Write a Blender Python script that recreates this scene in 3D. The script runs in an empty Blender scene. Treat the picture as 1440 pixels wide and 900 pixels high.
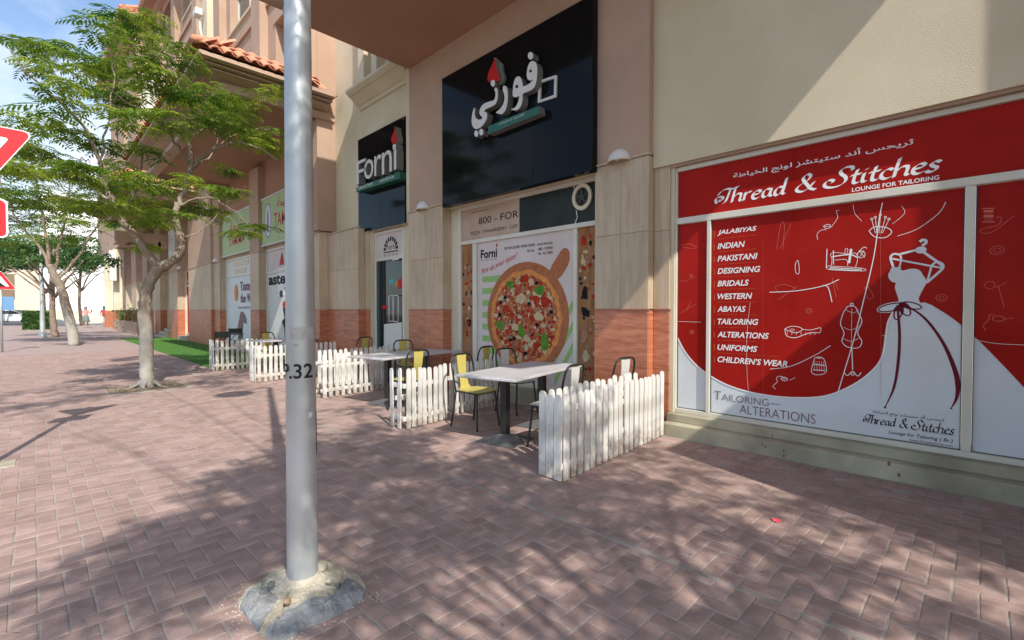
import bpy, bmesh, math, random, unicodedata
from mathutils import Vector, Matrix
from mathutils.geometry import tessellate_polygon
random.seed(7)
C = bpy.context.scene.collection
sc = bpy.context.scene
R = math.radians
# ------------------------------------------------------------------ camera, sky, sun
EYE = 1.45; YAW = R(45.2); PITCH = R(-1.2); FPX = 670.0
cam = bpy.data.cameras.new('camera'); cam.sensor_width = 36; cam.lens = FPX/1440*36
cam.clip_start = .05; cam.clip_end = 3000
camo = bpy.data.objects.new('camera', cam); C.objects.link(camo)
camo.location = (0, 0, EYE); camo.rotation_euler = (R(90)+PITCH, 0, -YAW)
sc.camera = camo
SUN_AZ = R(17); SUN_EL = R(45)            # light travels towards +X +Y, azimuth from +Y
w = bpy.data.worlds.new('World'); sc.world = w; w.use_nodes = True
nt = w.node_tree; N = nt.nodes; L = nt.links; N.clear()
out = N.new('ShaderNodeOutputWorld'); bg = N.new('ShaderNodeBackground'); bg.inputs[1].default_value = .148
sky = N.new('ShaderNodeTexSky'); sky.sky_type = 'NISHITA'; sky.sun_disc = False
sky.sun_elevation = SUN_EL; sky.sun_rotation = math.pi+SUN_AZ; sky.altitude = 10; sky.air_density = 1.0; sky.dust_density = 1.2; sky.ozone_density = 1.5
tc = N.new('ShaderNodeTexCoord'); mp = N.new('ShaderNodeMapping'); mp.inputs['Scale'].default_value = (1, 1, 2.2)
mp.inputs['Location'].default_value = (1.35, .6, .15)
nz = N.new('ShaderNodeTexNoise'); nz.inputs['Scale'].default_value = 2.3; nz.inputs['Detail'].default_value = 9; nz.inputs['Roughness'].default_value = .55
cr = N.new('ShaderNodeValToRGB'); cr.color_ramp.elements[0].position = .50; cr.color_ramp.elements[1].position = .72
mx = N.new('ShaderNodeMixRGB'); mx.inputs[2].default_value = (4.6, 4.9, 5.3, 1)
L.new(tc.outputs['Generated'], mp.inputs[0]); L.new(mp.outputs[0], nz.inputs[0]); L.new(nz.outputs[0], cr.inputs[0])
L.new(cr.outputs[0], mx.inputs[0]); L.new(sky.outputs[0], mx.inputs[1]); L.new(mx.outputs[0], bg.inputs[0]); L.new(bg.outputs[0], out.inputs[0])
sl = bpy.data.lights.new('sun', 'SUN'); sl.energy = 3.45; sl.angle = R(.55); sl.color = (1, .95, .87)
so = bpy.data.objects.new('sun', sl); C.objects.link(so)
sdir = Vector((math.sin(SUN_AZ)*math.cos(SUN_EL), math.cos(SUN_AZ)*math.cos(SUN_EL), -math.sin(SUN_EL)))
so.rotation_euler = sdir.to_track_quat('-Z', 'Y').to_euler(); so.location = (0, 0, 30)
sc.view_settings.view_transform = 'Standard'; sc.view_settings.look = 'None'
sc.view_settings.exposure = .74; sc.view_settings.gamma = 1
# ------------------------------------------------------------------ surveying: photo pixel -> metric point on a known plane
_f = Vector((math.sin(YAW)*math.cos(PITCH), math.cos(YAW)*math.cos(PITCH), math.sin(PITCH)))
_r = Vector((math.cos(YAW), -math.sin(YAW), 0)); _u = _r.cross(_f)
def ray(px, py): return _f + _r*((px-720)/FPX) - _u*((py-450)/FPX)
def at_x(px, py, X): d = ray(px, py); t = X/d.x; return Vector((X, d.y*t, EYE+d.z*t))
def at_y(px, py, Y): d = ray(px, py); t = Y/d.y; return Vector((d.x*t, Y, EYE+d.z*t))
def at_z(px, py, z=0): d = ray(px, py); t = (z-EYE)/d.z; return Vector((d.x*t, d.y*t, z))
# ------------------------------------------------------------------ materials
MATS = {}
def M(name, col, rough=.7, var=.0, vs=3.0, bump=0., bs=80., metal=0., stretch=(1, 1, 1), col2=None, stain=0., rnd=0., coat=0., spec=None):
    """base colour varied by object-space noise, fine bump, optional second colour, dirt stains, per-object variation"""
    m = bpy.data.materials.new(name); m.use_nodes = True; MATS[name] = m
    t = m.node_tree; n = t.nodes; l = t.links; b = n['Principled BSDF']
    b.inputs['Roughness'].default_value = rough; b.inputs['Metallic'].default_value = metal
    if spec is not None: b.inputs['Specular IOR Level'].default_value = spec
    if coat: b.inputs['Coat Weight'].default_value = coat
    tcn = n.new('ShaderNodeTexCoord'); mpn = n.new('ShaderNodeMapping'); mpn.inputs['Scale'].default_value = stretch
    l.new(tcn.outputs['Object'], mpn.inputs[0])
    cur = None
    if var or col2:
        a = n.new('ShaderNodeTexNoise'); a.inputs['Scale'].default_value = vs; a.inputs['Detail'].default_value = 8; a.inputs['Roughness'].default_value = .6
        l.new(mpn.outputs[0], a.inputs[0])
        ra = n.new('ShaderNodeValToRGB'); ra.color_ramp.elements[0].position = .3; ra.color_ramp.elements[1].position = .7
        c2 = col2 or tuple(min(1, c*(1+var)) for c in col); c1 = col if col2 else tuple(c*(1-var) for c in col)
        ra.color_ramp.elements[0].color = (*c1, 1); ra.color_ramp.elements[1].color = (*c2, 1)
        l.new(a.outputs[0], ra.inputs[0]); cur = ra.outputs[0]
    if stain:
        s = n.new('ShaderNodeTexNoise'); s.inputs['Scale'].default_value = vs*.35+.4; s.inputs['Detail'].default_value = 6
        l.new(tcn.outputs['Object'], s.inputs[0])
        rs = n.new('ShaderNodeValToRGB'); rs.color_ramp.elements[0].position = .35; rs.color_ramp.elements[1].position = .62
        v = 1-stain; rs.color_ramp.elements[0].color = (v, v*.97, v*.92, 1); rs.color_ramp.elements[1].color = (1, 1, 1, 1)
        l.new(s.outputs[0], rs.inputs[0])
        mu = n.new('ShaderNodeMixRGB'); mu.blend_type = 'MULTIPLY'; mu.inputs[0].default_value = 1
        if cur: l.new(cur, mu.inputs[1])
        else: mu.inputs[1].default_value = (*col, 1)
        l.new(rs.outputs[0], mu.inputs[2]); cur = mu.outputs[0]
    if rnd:
        oi = n.new('ShaderNodeObjectInfo'); at = n.new('ShaderNodeAttribute'); at.attribute_name = 'tint'
        ad = n.new('ShaderNodeMath'); ad.operation = 'ADD'; fr = n.new('ShaderNodeMath'); fr.operation = 'FRACT'
        l.new(oi.outputs['Random'], ad.inputs[0]); l.new(at.outputs['Fac'], ad.inputs[1]); l.new(ad.outputs[0], fr.inputs[0])
        rr = n.new('ShaderNodeMapRange'); rr.inputs[3].default_value = 1-rnd; rr.inputs[4].default_value = 1+rnd
        l.new(fr.outputs[0], rr.inputs[0])
        mu = n.new('ShaderNodeMixRGB'); mu.blend_type = 'MULTIPLY'; mu.inputs[0].default_value = 1
        if cur: l.new(cur, mu.inputs[1])
        else: mu.inputs[1].default_value = (*col, 1)
        l.new(rr.outputs[0], mu.inputs[2]); cur = mu.outputs[0]
    if cur: l.new(cur, b.inputs['Base Color'])
    else: b.inputs['Base Color'].default_value = (*col, 1)
    if bump:
        bn = n.new('ShaderNodeTexNoise'); bn.inputs['Scale'].default_value = bs; bn.inputs['Detail'].default_value = 4
        l.new(mpn.outputs[0], bn.inputs[0]); bp = n.new('ShaderNodeBump'); bp.inputs['Strength'].default_value = bump; bp.inputs['Distance'].default_value = .01
        l.new(bn.outputs[0], bp.inputs['Height']); l.new(bp.outputs[0], b.inputs['Normal'])
    return m
M('salmon', (.44, .305, .225), .9, .09, .8, .5, 130, stain=.10)
M('cream', (.63, .56, .41), .9, .04, 1.2, .5, 130, stain=.12)
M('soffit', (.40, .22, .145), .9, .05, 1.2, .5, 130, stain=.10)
M('travertine', (.43, .325, .225), .55, 0, 2.2, .15, 60, stretch=(7, 7, .8), col2=(.55, .445, .325), stain=.12, rnd=.06)
M('granite', (.30, .085, .04), .38, 0, 2.6, .1, 60, stretch=(1, 1.2, 9), col2=(.55, .22, .12), stain=.15, rnd=.10)
M('plinth', (.40, .37, .27), .8, .22, 2.5, .4, 90, stain=.35)
M('rooftile', (.60, .26, .155), .8, .15, 6, .3, 60, rnd=.14, stain=.15)
M('aluminium', (.62, .60, .52), .45, .04, 3, stain=.08)
M('alum_dark', (.05, .05, .05), .5)
M('signblack', (.006, .007, .008), .08, spec=.13)
M('glassdark', (.012, .017, .02), .04)
M('window_glass', (.03, .07, .08), .06)
M('letterwhite', (.62, .61, .58), .5, .04, 5)
M('lettersteel', (.17, .165, .15), .5)
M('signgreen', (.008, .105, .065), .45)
M('signred', (.45, .012, .008), .5, spec=.2)
M('posterred', (.37, .015, .011), .4, .08, 2, stain=.22, spec=.02, coat=.05)
M('posterred_dark', (.36, .02, .02), .35)
M('posterwhite', (.62, .66, .69), .45, .03, 2, spec=.2, stain=.06)
M('printwhite', (.78, .77, .76), .5)
M('printfaint', (.58, .14, .11), .5, spec=.1)
M('printblack', (.025, .025, .03), .5)
M('printgrey', (.22, .14, .15), .5)
M('ribbon', (.13, .008, .02), .5, spec=.1)
M('forniposter', (.60, .53, .51), .4, .04, 3, stain=.08)
M('oldposter', (.50, .37, .29), .5, .12, 3, stain=.15)
M('darkpanel', (.020, .026, .023), .4, .3, 3, spec=.2)
M('woodprint', (.24, .10, .04), .4, 0, 5, col2=(.42, .22, .10), stretch=(1, 2, .6), stain=.2)
M('board', (.36, .13, .06), .45, .2, 6, stretch=(1, 3, 3))
M('crust', (.60, .24, .07), .5, .25, 14)
M('sauce', (.26, .035, .015), .5, 0, 16, col2=(.48, .19, .08))
M('cheese', (.50, .40, .24), .5, .2, 20)
M('tomato', (.36, .03, .012), .5, .3, 18)
M('olive', (.012, .010, .014), .4)
M('basil', (.09, .22, .025), .4, .3, 12)
M('mushroom', (.32, .18, .12), .5, .3, 16)
M('stripegreen', (.26, .44, .15), .5)
M('pale', (.60, .60, .56), .5)
M('picket', (.74, .725, .68), .7, .14, 9, .3, 60, stretch=(3, 3, .5), stain=.36, rnd=.09)
M('tabletop', (.52, .52, .545), .35, .08, 2, stretch=(1, 6, 1), stain=.15)
M('blackmetal', (.018, .017, .016), .42)
M('ironbase', (.10, .10, .10), .5, .2, 8)
M('chair_yellow', (.48, .41, .11), .4, .08, 5, stain=.15)
M('chair_white', (.52, .52, .49), .4, .06, 5, stain=.1)
M('steelpole', (.47, .50, .50), .42, .12, 2.2, .12, 40, metal=.45, stretch=(1, 1, .25), stain=.22)
M('concrete', (.34, .31, .24), .9, 0, 5, .9, 35, col2=(.58, .53, .42), stain=.4)
M('concrete_warm', (.30, .20, .12), .9, .3, 20, .9, 60)
M('concrete_grey', (.27, .28, .28), .9, .25, 9, .9, 30, stain=.4)
M('rust', (.20, .09, .04), .8, .3, 20)
M('sticker', (.36, .355, .34), .8, .25, 14)
M('joint', (.33, .305, .27), .95, .18, 4, .4, 120, stain=.2)
M('paver', (.31, .208, .182), .85, 0, 9, .45, 110, col2=(.375, .264, .232), stain=.18, rnd=.12)
M('asphalt', (.13, .125, .12), .95, .15, 3, .5, 60)
M('sand', (.55, .47, .38), .95, .12, .6, .3, 30)
M('soil', (.20, .14, .09), .95, .3, 12, .9, 40)
M('grass', (.06, .17, .02), .9, .25, 30, .9, 300)
M('bark', (.17, .13, .095), .9, 0, 9, .9, 40, col2=(.32, .26, .20), stretch=(1, 1, .35))
M('bark_far', (.27, .20, .15), .9, .2, 6)
M('roadsign_red', (.50, .010, .016), .4)
M('roadsign_white', (.72, .72, .70), .4)
M('sky_white_wall', (.80, .80, .78), .9, .02, .3)
M('beige_wall', (.60, .52, .40), .9, .05, .5)
M('blue_hoarding', (.12, .25, .42), .7, .05, 1)
M('carwhite', (.70, .70, .70), .25, coat=.5)
M('cardark', (.02, .02, .025), .15)
M('tyre', (.02, .02, .02), .8)
M('stopred', (.55, .02, .03), .5)
M('shopgreen', (.36, .45, .22), .5, .06, 2)
M('violet', (.20, .17, .30), .5)
M('teal', (.02, .30, .36), .4)
M('skin', (.42, .24, .16), .6)
M('hair', (.02, .015, .01), .7)
M('cloth_blue', (.05, .07, .16), .9)
M('cloth_green', (.16, .20, .17), .9, .3, 20)
M('cloth_pink', (.50, .25, .24), .9)
M('cloth_white', (.6, .6, .6), .9)
M('litter', (.6, .08, .10), .6)
M('hedge_core', (.03, .06, .015), .9)
def leafmat(name, dark, light, vs=1.6, tr=.35):
    m = bpy.data.materials.new(name); m.use_nodes = True; MATS[name] = m
    t = m.node_tree; n = t.nodes; l = t.links; n.clear()
    o = n.new('ShaderNodeOutputMaterial'); b = n.new('ShaderNodeBsdfPrincipled'); b.inputs['Roughness'].default_value = .5
    tl = n.new('ShaderNodeBsdfTranslucent'); mxs = n.new('ShaderNodeMixShader'); mxs.inputs[0].default_value = tr
    at = n.new('ShaderNodeAttribute'); at.attribute_name = 'tint'
    tcn = n.new('ShaderNodeTexCoord'); a = n.new('ShaderNodeTexNoise'); a.inputs['Scale'].default_value = vs
    l.new(tcn.outputs['Object'], a.inputs[0])
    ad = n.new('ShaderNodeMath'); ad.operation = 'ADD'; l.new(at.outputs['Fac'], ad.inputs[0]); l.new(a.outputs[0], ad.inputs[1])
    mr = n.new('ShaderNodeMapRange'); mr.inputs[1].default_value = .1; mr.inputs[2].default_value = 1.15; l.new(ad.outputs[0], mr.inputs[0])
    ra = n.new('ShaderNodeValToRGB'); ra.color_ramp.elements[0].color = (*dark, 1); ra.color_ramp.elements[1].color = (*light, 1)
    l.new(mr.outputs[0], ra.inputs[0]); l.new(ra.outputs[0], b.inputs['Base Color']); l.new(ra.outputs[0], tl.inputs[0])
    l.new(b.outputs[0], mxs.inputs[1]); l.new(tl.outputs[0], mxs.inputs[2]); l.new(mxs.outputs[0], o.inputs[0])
leafmat('leaf_feather', (.045, .15, .018), (.37, .46, .05), tr=.5)
leafmat('leaf_far', (.045, .12, .018), (.30, .34, .05), tr=.45)
leafmat('leaf_broad', (.022, .085, .022), (.13, .24, .05), tr=.3)
for _n in ('forniposter', 'oldposter', 'woodprint', 'board', 'crust', 'sauce', 'cheese', 'tomato', 'olive', 'basil', 'mushroom', 'stripegreen', 'printwhite', 'printblack', 'printgrey'):
    MATS[_n].node_tree.nodes['Principled BSDF'].inputs['Specular IOR Level'].default_value = .08
# grime creeping up from the feet of the pickets, in ragged patches
_t = MATS['picket'].node_tree; _n = _t.nodes; _l = _t.links; _b = _n['Principled BSDF']; _src = _b.inputs['Base Color'].links[0].from_socket
_tc = _n.new('ShaderNodeTexCoord'); _sx = _n.new('ShaderNodeSeparateXYZ'); _l.new(_tc.outputs['Object'], _sx.inputs[0])
_oi = _n.new('ShaderNodeObjectInfo'); _nz = _n.new('ShaderNodeTexNoise'); _nz.noise_dimensions = '4D'; _nz.inputs['Scale'].default_value = 16; _nz.inputs['Detail'].default_value = 6
_mw = _n.new('ShaderNodeMath'); _mw.operation = 'MULTIPLY'; _mw.inputs[1].default_value = 37; _l.new(_oi.outputs['Random'], _mw.inputs[0]); _l.new(_mw.outputs[0], _nz.inputs['W']); _l.new(_tc.outputs['Object'], _nz.inputs['Vector'])
_ma = _n.new('ShaderNodeMath'); _ma.operation = 'MULTIPLY_ADD'; _ma.inputs[1].default_value = -1.1; _l.new(_sx.outputs[2], _ma.inputs[0]); _l.new(_nz.outputs[0], _ma.inputs[2])
_mr = _n.new('ShaderNodeMapRange'); _mr.inputs[1].default_value = .30; _mr.inputs[2].default_value = .56; _mr.inputs[4].default_value = .75; _l.new(_ma.outputs[0], _mr.inputs[0])
_mx = _n.new('ShaderNodeMixRGB'); _mx.inputs[2].default_value = (.30, .22, .15, 1); _l.new(_mr.outputs[0], _mx.inputs[0]); _l.new(_src, _mx.inputs[1]); _l.new(_mx.outputs[0], _b.inputs['Base Color'])
# lower trunk whitewash
def whitewash(name, z0, z1):
    m = MATS['bark'].copy(); m.name = name; MATS[name] = m
    t = m.node_tree; n = t.nodes; l = t.links; b = n['Principled BSDF']
    src = b.inputs['Base Color'].links[0].from_socket
    g = n.new('ShaderNodeNewGeometry'); sx = n.new('ShaderNodeSeparateXYZ'); l.new(g.outputs['Position'], sx.inputs[0])
    nz_ = n.new('ShaderNodeTexNoise'); nz_.inputs['Scale'].default_value = 6; l.new(g.outputs['Position'], nz_.inputs[0])
    ad = n.new('ShaderNodeMath'); ad.operation = 'MULTIPLY_ADD'; ad.inputs[1].default_value = -1.4; l.new(nz_.outputs[0], ad.inputs[0]); l.new(sx.outputs[2], ad.inputs[2])
    mr = n.new('ShaderNodeMapRange'); mr.inputs[1].default_value = z0-.7; mr.inputs[2].default_value = z1-.7; mr.inputs[3].default_value = .65; mr.inputs[4].default_value = 0
    l.new(ad.outputs[0], mr.inputs[0]); mxn = n.new('ShaderNodeMixRGB'); mxn.inputs[2].default_value = (.42, .41, .36, 1)
    l.new(mr.outputs[0], mxn.inputs[0]); l.new(src, mxn.inputs[1]); l.new(mxn.outputs[0], b.inputs['Base Color'])
whitewash('bark_painted', .9, 1.6)
# ------------------------------------------------------------------ mesh builder and object helpers
class MB:
    def __init__(s): s.v = []; s.f = []; s.t = []; s.sm = False
    def face(s, pts, tint=None):
        i = len(s.v); s.v += [tuple(p) for p in pts]; s.f.append(tuple(range(i, i+len(pts)))); s.t.append(0 if tint is None else tint)
    def raw(s, vs, fs, tint=0):
        i = len(s.v); s.v += [tuple(p) for p in vs]; s.f += [tuple(k+i for k in f) for f in fs]; s.t += [tint]*len(fs)
    def box(s, a, b, rz=0, piv=None, tint=0):
        x0, y0, z0 = (min(a[k], b[k]) for k in range(3)); x1, y1, z1 = (max(a[k], b[k]) for k in range(3))
        p = [(x0, y0, z0), (x1, y0, z0), (x1, y1, z0), (x0, y1, z0), (x0, y0, z1), (x1, y0, z1), (x1, y1, z1), (x0, y1, z1)]
        if rz:
            cx, cy = piv or ((x0+x1)/2, (y0+y1)/2); c, n = math.cos(rz), math.sin(rz)
            p = [(cx+(q[0]-cx)*c-(q[1]-cy)*n, cy+(q[0]-cx)*n+(q[1]-cy)*c, q[2]) for q in p]
        s.raw(p, [(0, 3, 2, 1), (4, 5, 6, 7), (0, 1, 5, 4), (1, 2, 6, 5), (2, 3, 7, 6), (3, 0, 4, 7)], tint); return s
    def bevbox(s, a, b, c=.006, tint=0):
        """box with chamfered edges on all sides"""
        x0, y0, z0 = (min(a[k], b[k]) for k in range(3)); x1, y1, z1 = (max(a[k], b[k]) for k in range(3))
        lv = [(z0, c), (z0+c, 0), (z1-c, 0), (z1, c)]; vs = []
        for z, i in lv:
            k = c-i if i == 0 else 0
            d = i; e = c
            vs += [(x0+d+e*(i == 0), y0+d, z), (x1-d-e*(i == 0), y0+d, z), (x1-d, y0+d+e*(i == 0), z), (x1-d, y1-d-e*(i == 0), z),
                   (x1-d-e*(i == 0), y1-d, z), (x0+d+e*(i == 0), y1-d, z), (x0+d, y1-d-e*(i == 0), z), (x0+d, y0+d+e*(i == 0), z)]
        fs = []
        for q in range(3):
            for k in range(8): fs.append((q*8+k, q*8+(k+1) % 8, q*8+8+(k+1) % 8, q*8+8+k))
        fs.append(tuple(range(7, -1, -1))); fs.append(tuple(range(24, 32))); s.raw(vs, fs, tint); return s
    def tube(s, pts, rad, n=8, caps=True, flat=1.0):
        pts = [Vector(p) for p in pts]; m = len(pts); rs = rad if isinstance(rad, (list, tuple)) else [rad]*m
        i0 = len(s.v); up = Vector((0, 0, 1)); prev = None
        for k, p in enumerate(pts):
            d = (pts[min(k+1, m-1)]-pts[max(k-1, 0)]).normalized()
            if prev is None:
                a = d.cross(up if abs(d.z) < .9 else Vector((1, 0, 0))).normalized()
            else:
                a = (prev-d*prev.dot(d)).normalized()
            prev = a; b = d.cross(a)
            for j in range(n):
                th = 2*math.pi*j/n; s.v.append(tuple(p+(a*math.cos(th)+b*math.sin(th)*flat)*rs[k]))
        for k in range(m-1):
            for j in range(n):
                s.f.append((i0+k*n+j, i0+k*n+(j+1) % n, i0+(k+1)*n+(j+1) % n, i0+(k+1)*n+j)); s.t.append(0)
        if caps:
            s.f.append(tuple(i0+j for j in range(n-1, -1, -1))); s.f.append(tuple(i0+(m-1)*n+j for j in range(n))); s.t += [0, 0]
        return s
    def lathe(s, prof, cx, cy, n=24):
        i0 = len(s.v)
        for r, z in prof:
            for j in range(n):
                th = 2*math.pi*j/n; s.v.append((cx+r*math.cos(th), cy+r*math.sin(th), z))
        for k in range(len(prof)-1):
            for j in range(n):
                s.f.append((i0+k*n+j, i0+k*n+(j+1) % n, i0+(k+1)*n+(j+1) % n, i0+(k+1)*n+j)); s.t.append(0)
        s.f.append(tuple(i0+(len(prof)-1)*n+j for j in range(n))); s.t.append(0); return s
    def mesh(s, name, smooth=False, tints=False):
        me = bpy.data.meshes.new(name); me.from_pydata(s.v, [], s.f)
        if tints:
            a = me.attributes.new('tint', 'FLOAT', 'FACE'); a.data.foreach_set('value', s.t)
        if smooth: me.polygons.foreach_set('use_smooth', [True]*len(me.polygons))
        me.update(); return me
def link(name, me, mat, parent=None):
    if mat and not me.materials: me.materials.append(MATS[mat])
    o = bpy.data.objects.new(name, me); C.objects.link(o)
    if parent:
        o.parent = parent
        if parent.type == 'EMPTY' and parent.parent is None: o.matrix_parent_inverse = Matrix.Translation(-parent.location)
    return o
FINE = {'lettering', 'branches', 'dotted_rules', 'film_motifs', 'film_faint_motifs', 'printed_topping', 'printed_food', 'film_ribbon', 'gasket', 'printed_cloth'}
def obj(name, mb, mat, parent=None, smooth=False, tints=False):
    o = link(name, mb.mesh(name, smooth, tints), mat, parent)
    if name in FINE: o['kind'] = 'stuff'
    return o
def tag(o, label=None, cat=None, group=None, kind=None):
    if label: o['label'] = label
    if cat: o['category'] = cat
    if group: o['group'] = group
    if kind: o['kind'] = kind
    return o
def thing(name, loc, label, cat, group=None):
    o = bpy.data.objects.new(name, None); C.objects.link(o); o.location = loc; o.empty_display_size = .1
    return tag(o, label, cat, group)
def copy_tree(o, parent=None, loc=None, rz=None):
    kids = list(o.children); c = o.copy(); C.objects.link(c)
    if parent: c.parent = parent
    if loc is not None: c.location = loc
    if rz is not None: c.rotation_euler = (0, 0, rz)
    for k in kids: copy_tree(k, c)
    return c
def box(name, a, b, mat, parent=None): return obj(name, MB().box(a, b), mat, parent)
# flat printed shapes on a wall plane X = const facing the street (-X)
def yz(pxs, X): return [(at_x(px, py, X).y, at_x(px, py, X).z) for px, py in pxs]
def smooth_pts(pts, k=6, closed=False):
    n = len(pts); o = []
    rng = range(n) if closed else range(n-1)
    for i in rng:
        p = [pts[(i-1) % n] if closed or i > 0 else pts[0], pts[i], pts[(i+1) % n], pts[(i+2) % n] if closed or i+2 < n else pts[-1]]
        for j in range(k):
            t = j/k; t2 = t*t; t3 = t2*t
            o.append(tuple(.5*((2*p[1][c])+(-p[0][c]+p[2][c])*t+(2*p[0][c]-5*p[1][c]+4*p[2][c]-p[3][c])*t2+(-p[0][c]+3*p[1][c]-3*p[2][c]+p[3][c])*t3) for c in range(2)))
    if not closed: o.append(tuple(pts[-1]))
    return o
def flat(mb, poly, X, holes=(), depth=0):
    loops = [[Vector((y, z, 0)) for y, z in poly]]+[[Vector((y, z, 0)) for y, z in h] for h in holes]
    allp = [p for lp in loops for p in lp]; tris = tessellate_polygon(loops)
    mb.raw([(X, p.x, p.y) for p in allp], tris)
    if depth:
        for lp in loops:
            for i in range(len(lp)):
                a, b = lp[i], lp[(i+1) % len(lp)]; mb.face([(X, a.x, a.y), (X, b.x, b.y), (X+depth, b.x, b.y), (X+depth, a.x, a.y)])
    return mb
def disc(cy, cz, ry, rz, n=20, ph=0): return [(cy+ry*math.cos(2*math.pi*i/n+ph), cz+rz*math.sin(2*math.pi*i/n+ph)) for i in range(n)]
_SC = [0]
def stroke(mb, pts, X, wd, nib=None):
    """ribbon along pts (y,z); wd width or list; nib=(dy,dz) pen vector for calligraphy"""
    n = len(pts); q = []
    for i, p in enumerate(pts):
        a = pts[max(i-1, 0)]; b = pts[min(i+1, n-1)]; dy, dz = b[0]-a[0], b[1]-a[1]; l = math.hypot(dy, dz) or 1e-6
        py_, pz_ = -dz/l, dy/l; ww = wd[i] if isinstance(wd, list) else wd
        oy, oz = py_*ww/2, pz_*ww/2
        if nib:
            sgn = 1 if nib[0]*py_+nib[1]*pz_ > 0 else -1; oy += nib[0]*sgn/2; oz += nib[1]*sgn/2
        q.append(((p[0]+oy, p[1]+oz), (p[0]-oy, p[1]-oz)))
    for i in range(n-1):
        _SC[0] = (_SC[0]+1) % 60; xx = X-_SC[0]*1.2e-5
        mb.face([(xx, *q[i][0]), (xx, *q[i+1][0]), (xx, *q[i+1][1]), (xx, *q[i][1])])
    return mb
# Arabic shaping into presentation forms in visual order
_F = {}
for _c in range(0xFE80, 0xFEFD):
    _d = unicodedata.decomposition(chr(_c)).split()
    if len(_d) == 2: _F.setdefault(chr(int(_d[1], 16)), {})[_d[0].strip('<>')] = chr(_c)
def arabic(s):
    o = []
    for i, c in enumerate(s):
        if c not in _F: o.append(c); continue
        pj = i > 0 and s[i-1] in _F and 'initial' in _F[s[i-1]]
        nj = i < len(s)-1 and s[i+1] in _F and 'initial' in _F[c] and 'final' in _F[s[i+1]]
        k = 'medial' if pj and nj else 'final' if pj else 'initial' if nj else 'isolated'
        o.append(_F[c].get(k, c))
    return ''.join(reversed(o))
def text_geo(body, bold=0., shear=0., extrude=0., res=3, space=1.):
    cu = bpy.data.curves.new('lettering', 'FONT'); cu.body = body; cu.offset = bold; cu.shear = shear; cu.extrude = extrude; cu.resolution_u = res; cu.space_character = space
    o = bpy.data.objects.new('lettering', cu); C.objects.link(o)
    dg = bpy.context.evaluated_depsgraph_get(); me = bpy.data.meshes.new_from_object(o.evaluated_get(dg))
    vs = [tuple(v.co) for v in me.vertices]; fs = [tuple(p.vertices) for p in me.polygons]
    bpy.data.objects.remove(o); bpy.data.meshes.remove(me); return vs, fs
def text_x(mb, body, bl, tr, X, bold=.01, shear=0., depth=0, space=1.):
    """fit lettering to the rectangle between (y,z) bl (left bottom) and tr (right top) on plane X facing -X; reading direction is -Y"""
    vs, fs = text_geo(body, bold, shear, .5 if depth else 0, space=space)
    if not vs: return mb
    x0 = min(v[0] for v in vs); x1 = max(v[0] for v in vs); y0 = min(v[1] for v in vs); y1 = max(v[1] for v in vs)
    o = []
    for v in vs:
        u = (v[0]-x0)/(x1-x0); q = (v[1]-y0)/(y1-y0)
        o.append((X+(.5-v[2])*depth if depth else X, bl[0]+(tr[0]-bl[0])*u, bl[1]+(tr[1]-bl[1])*q))
    mb.raw(o, fs); return mb
def text_px(mb, body, px_bl, px_tr, X, **k):
    a = at_x(*px_bl, X); b = at_x(*px_tr, X); return text_x(mb, body, (a.y, a.z), (b.y, b.z), X, **k)
# ================================================================== SETTING
def structure(name, mb, mat, **k): return tag(obj(name, mb, mat, **k), kind='structure')
structure('ground', MB().box((-400, -60, -.3), (400, 900, -.05)), 'sand')
structure('road', MB().box((-60, -40, -.04), (-5.2, 400, -.03)), 'asphalt')
structure('car_park', MB().box((-60, 62, -.02), (3.0, 190, -.012)), 'asphalt')
structure('sandy_verge', MB().box((-8, 190, -.012), (60, 420, .0)), 'sand')
structure('sandy_forecourt', MB().box((3.0, 64, -.02), (40, 190, -.006)), 'sand')
kerb = MB().bevbox((-5.35, -12, -.1), (-5.2, 62, .0), .01); structure('road_kerb', kerb, 'concrete')
# pavement: light joint bed, individual pavers near the camera, patterned sheet beyond
pave = structure('pavement', MB().box((-5.2, -12, -.12), (5.3, 64, -.0035)), 'joint')
def far_paver_mat():
    m = bpy.data.materials.new('paver_far'); m.use_nodes = True; MATS['paver_far'] = m
    t = m.node_tree; n = t.nodes; l = t.links; b = n['Principled BSDF']; b.inputs['Roughness'].default_value = .9
    tcn = n.new('ShaderNodeTexCoord'); br = n.new('ShaderNodeTexBrick'); br.inputs['Scale'].default_value = 1
    br.inputs['Brick Width'].default_value = .2; br.inputs['Row Height'].default_value = .1; br.inputs['Mortar Size'].default_value = .004
    br.inputs['Color1'].default_value = (.28, .20, .182, 1); br.inputs['Color2'].default_value = (.36, .262, .238, 1); br.inputs['Mortar'].default_value = (.37, .345, .31, 1)
    l.new(tcn.outputs['Object'], br.inputs[0]); l.new(br.outputs[0], b.inputs['Base Color'])
far_paver_mat()
far = MB(); far.face([(-5.2, 22, -.002), (5.1, 22, -.002), (5.1, 64, -.002), (-5.2, 64, -.002)]); far.face([(-5.2, -12, -.002), (-2.6, -12, -.002), (-2.6, 22, -.002), (-5.2, 22, -.002)])
far.face([(-2.6, -12, -.002), (5.1, -12, -.002), (5.1, -1.9, -.002), (-2.6, -1.9, -.002)])
obj('distant_pavers', far, 'paver_far', pave)
PITCHB = .1
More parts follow.
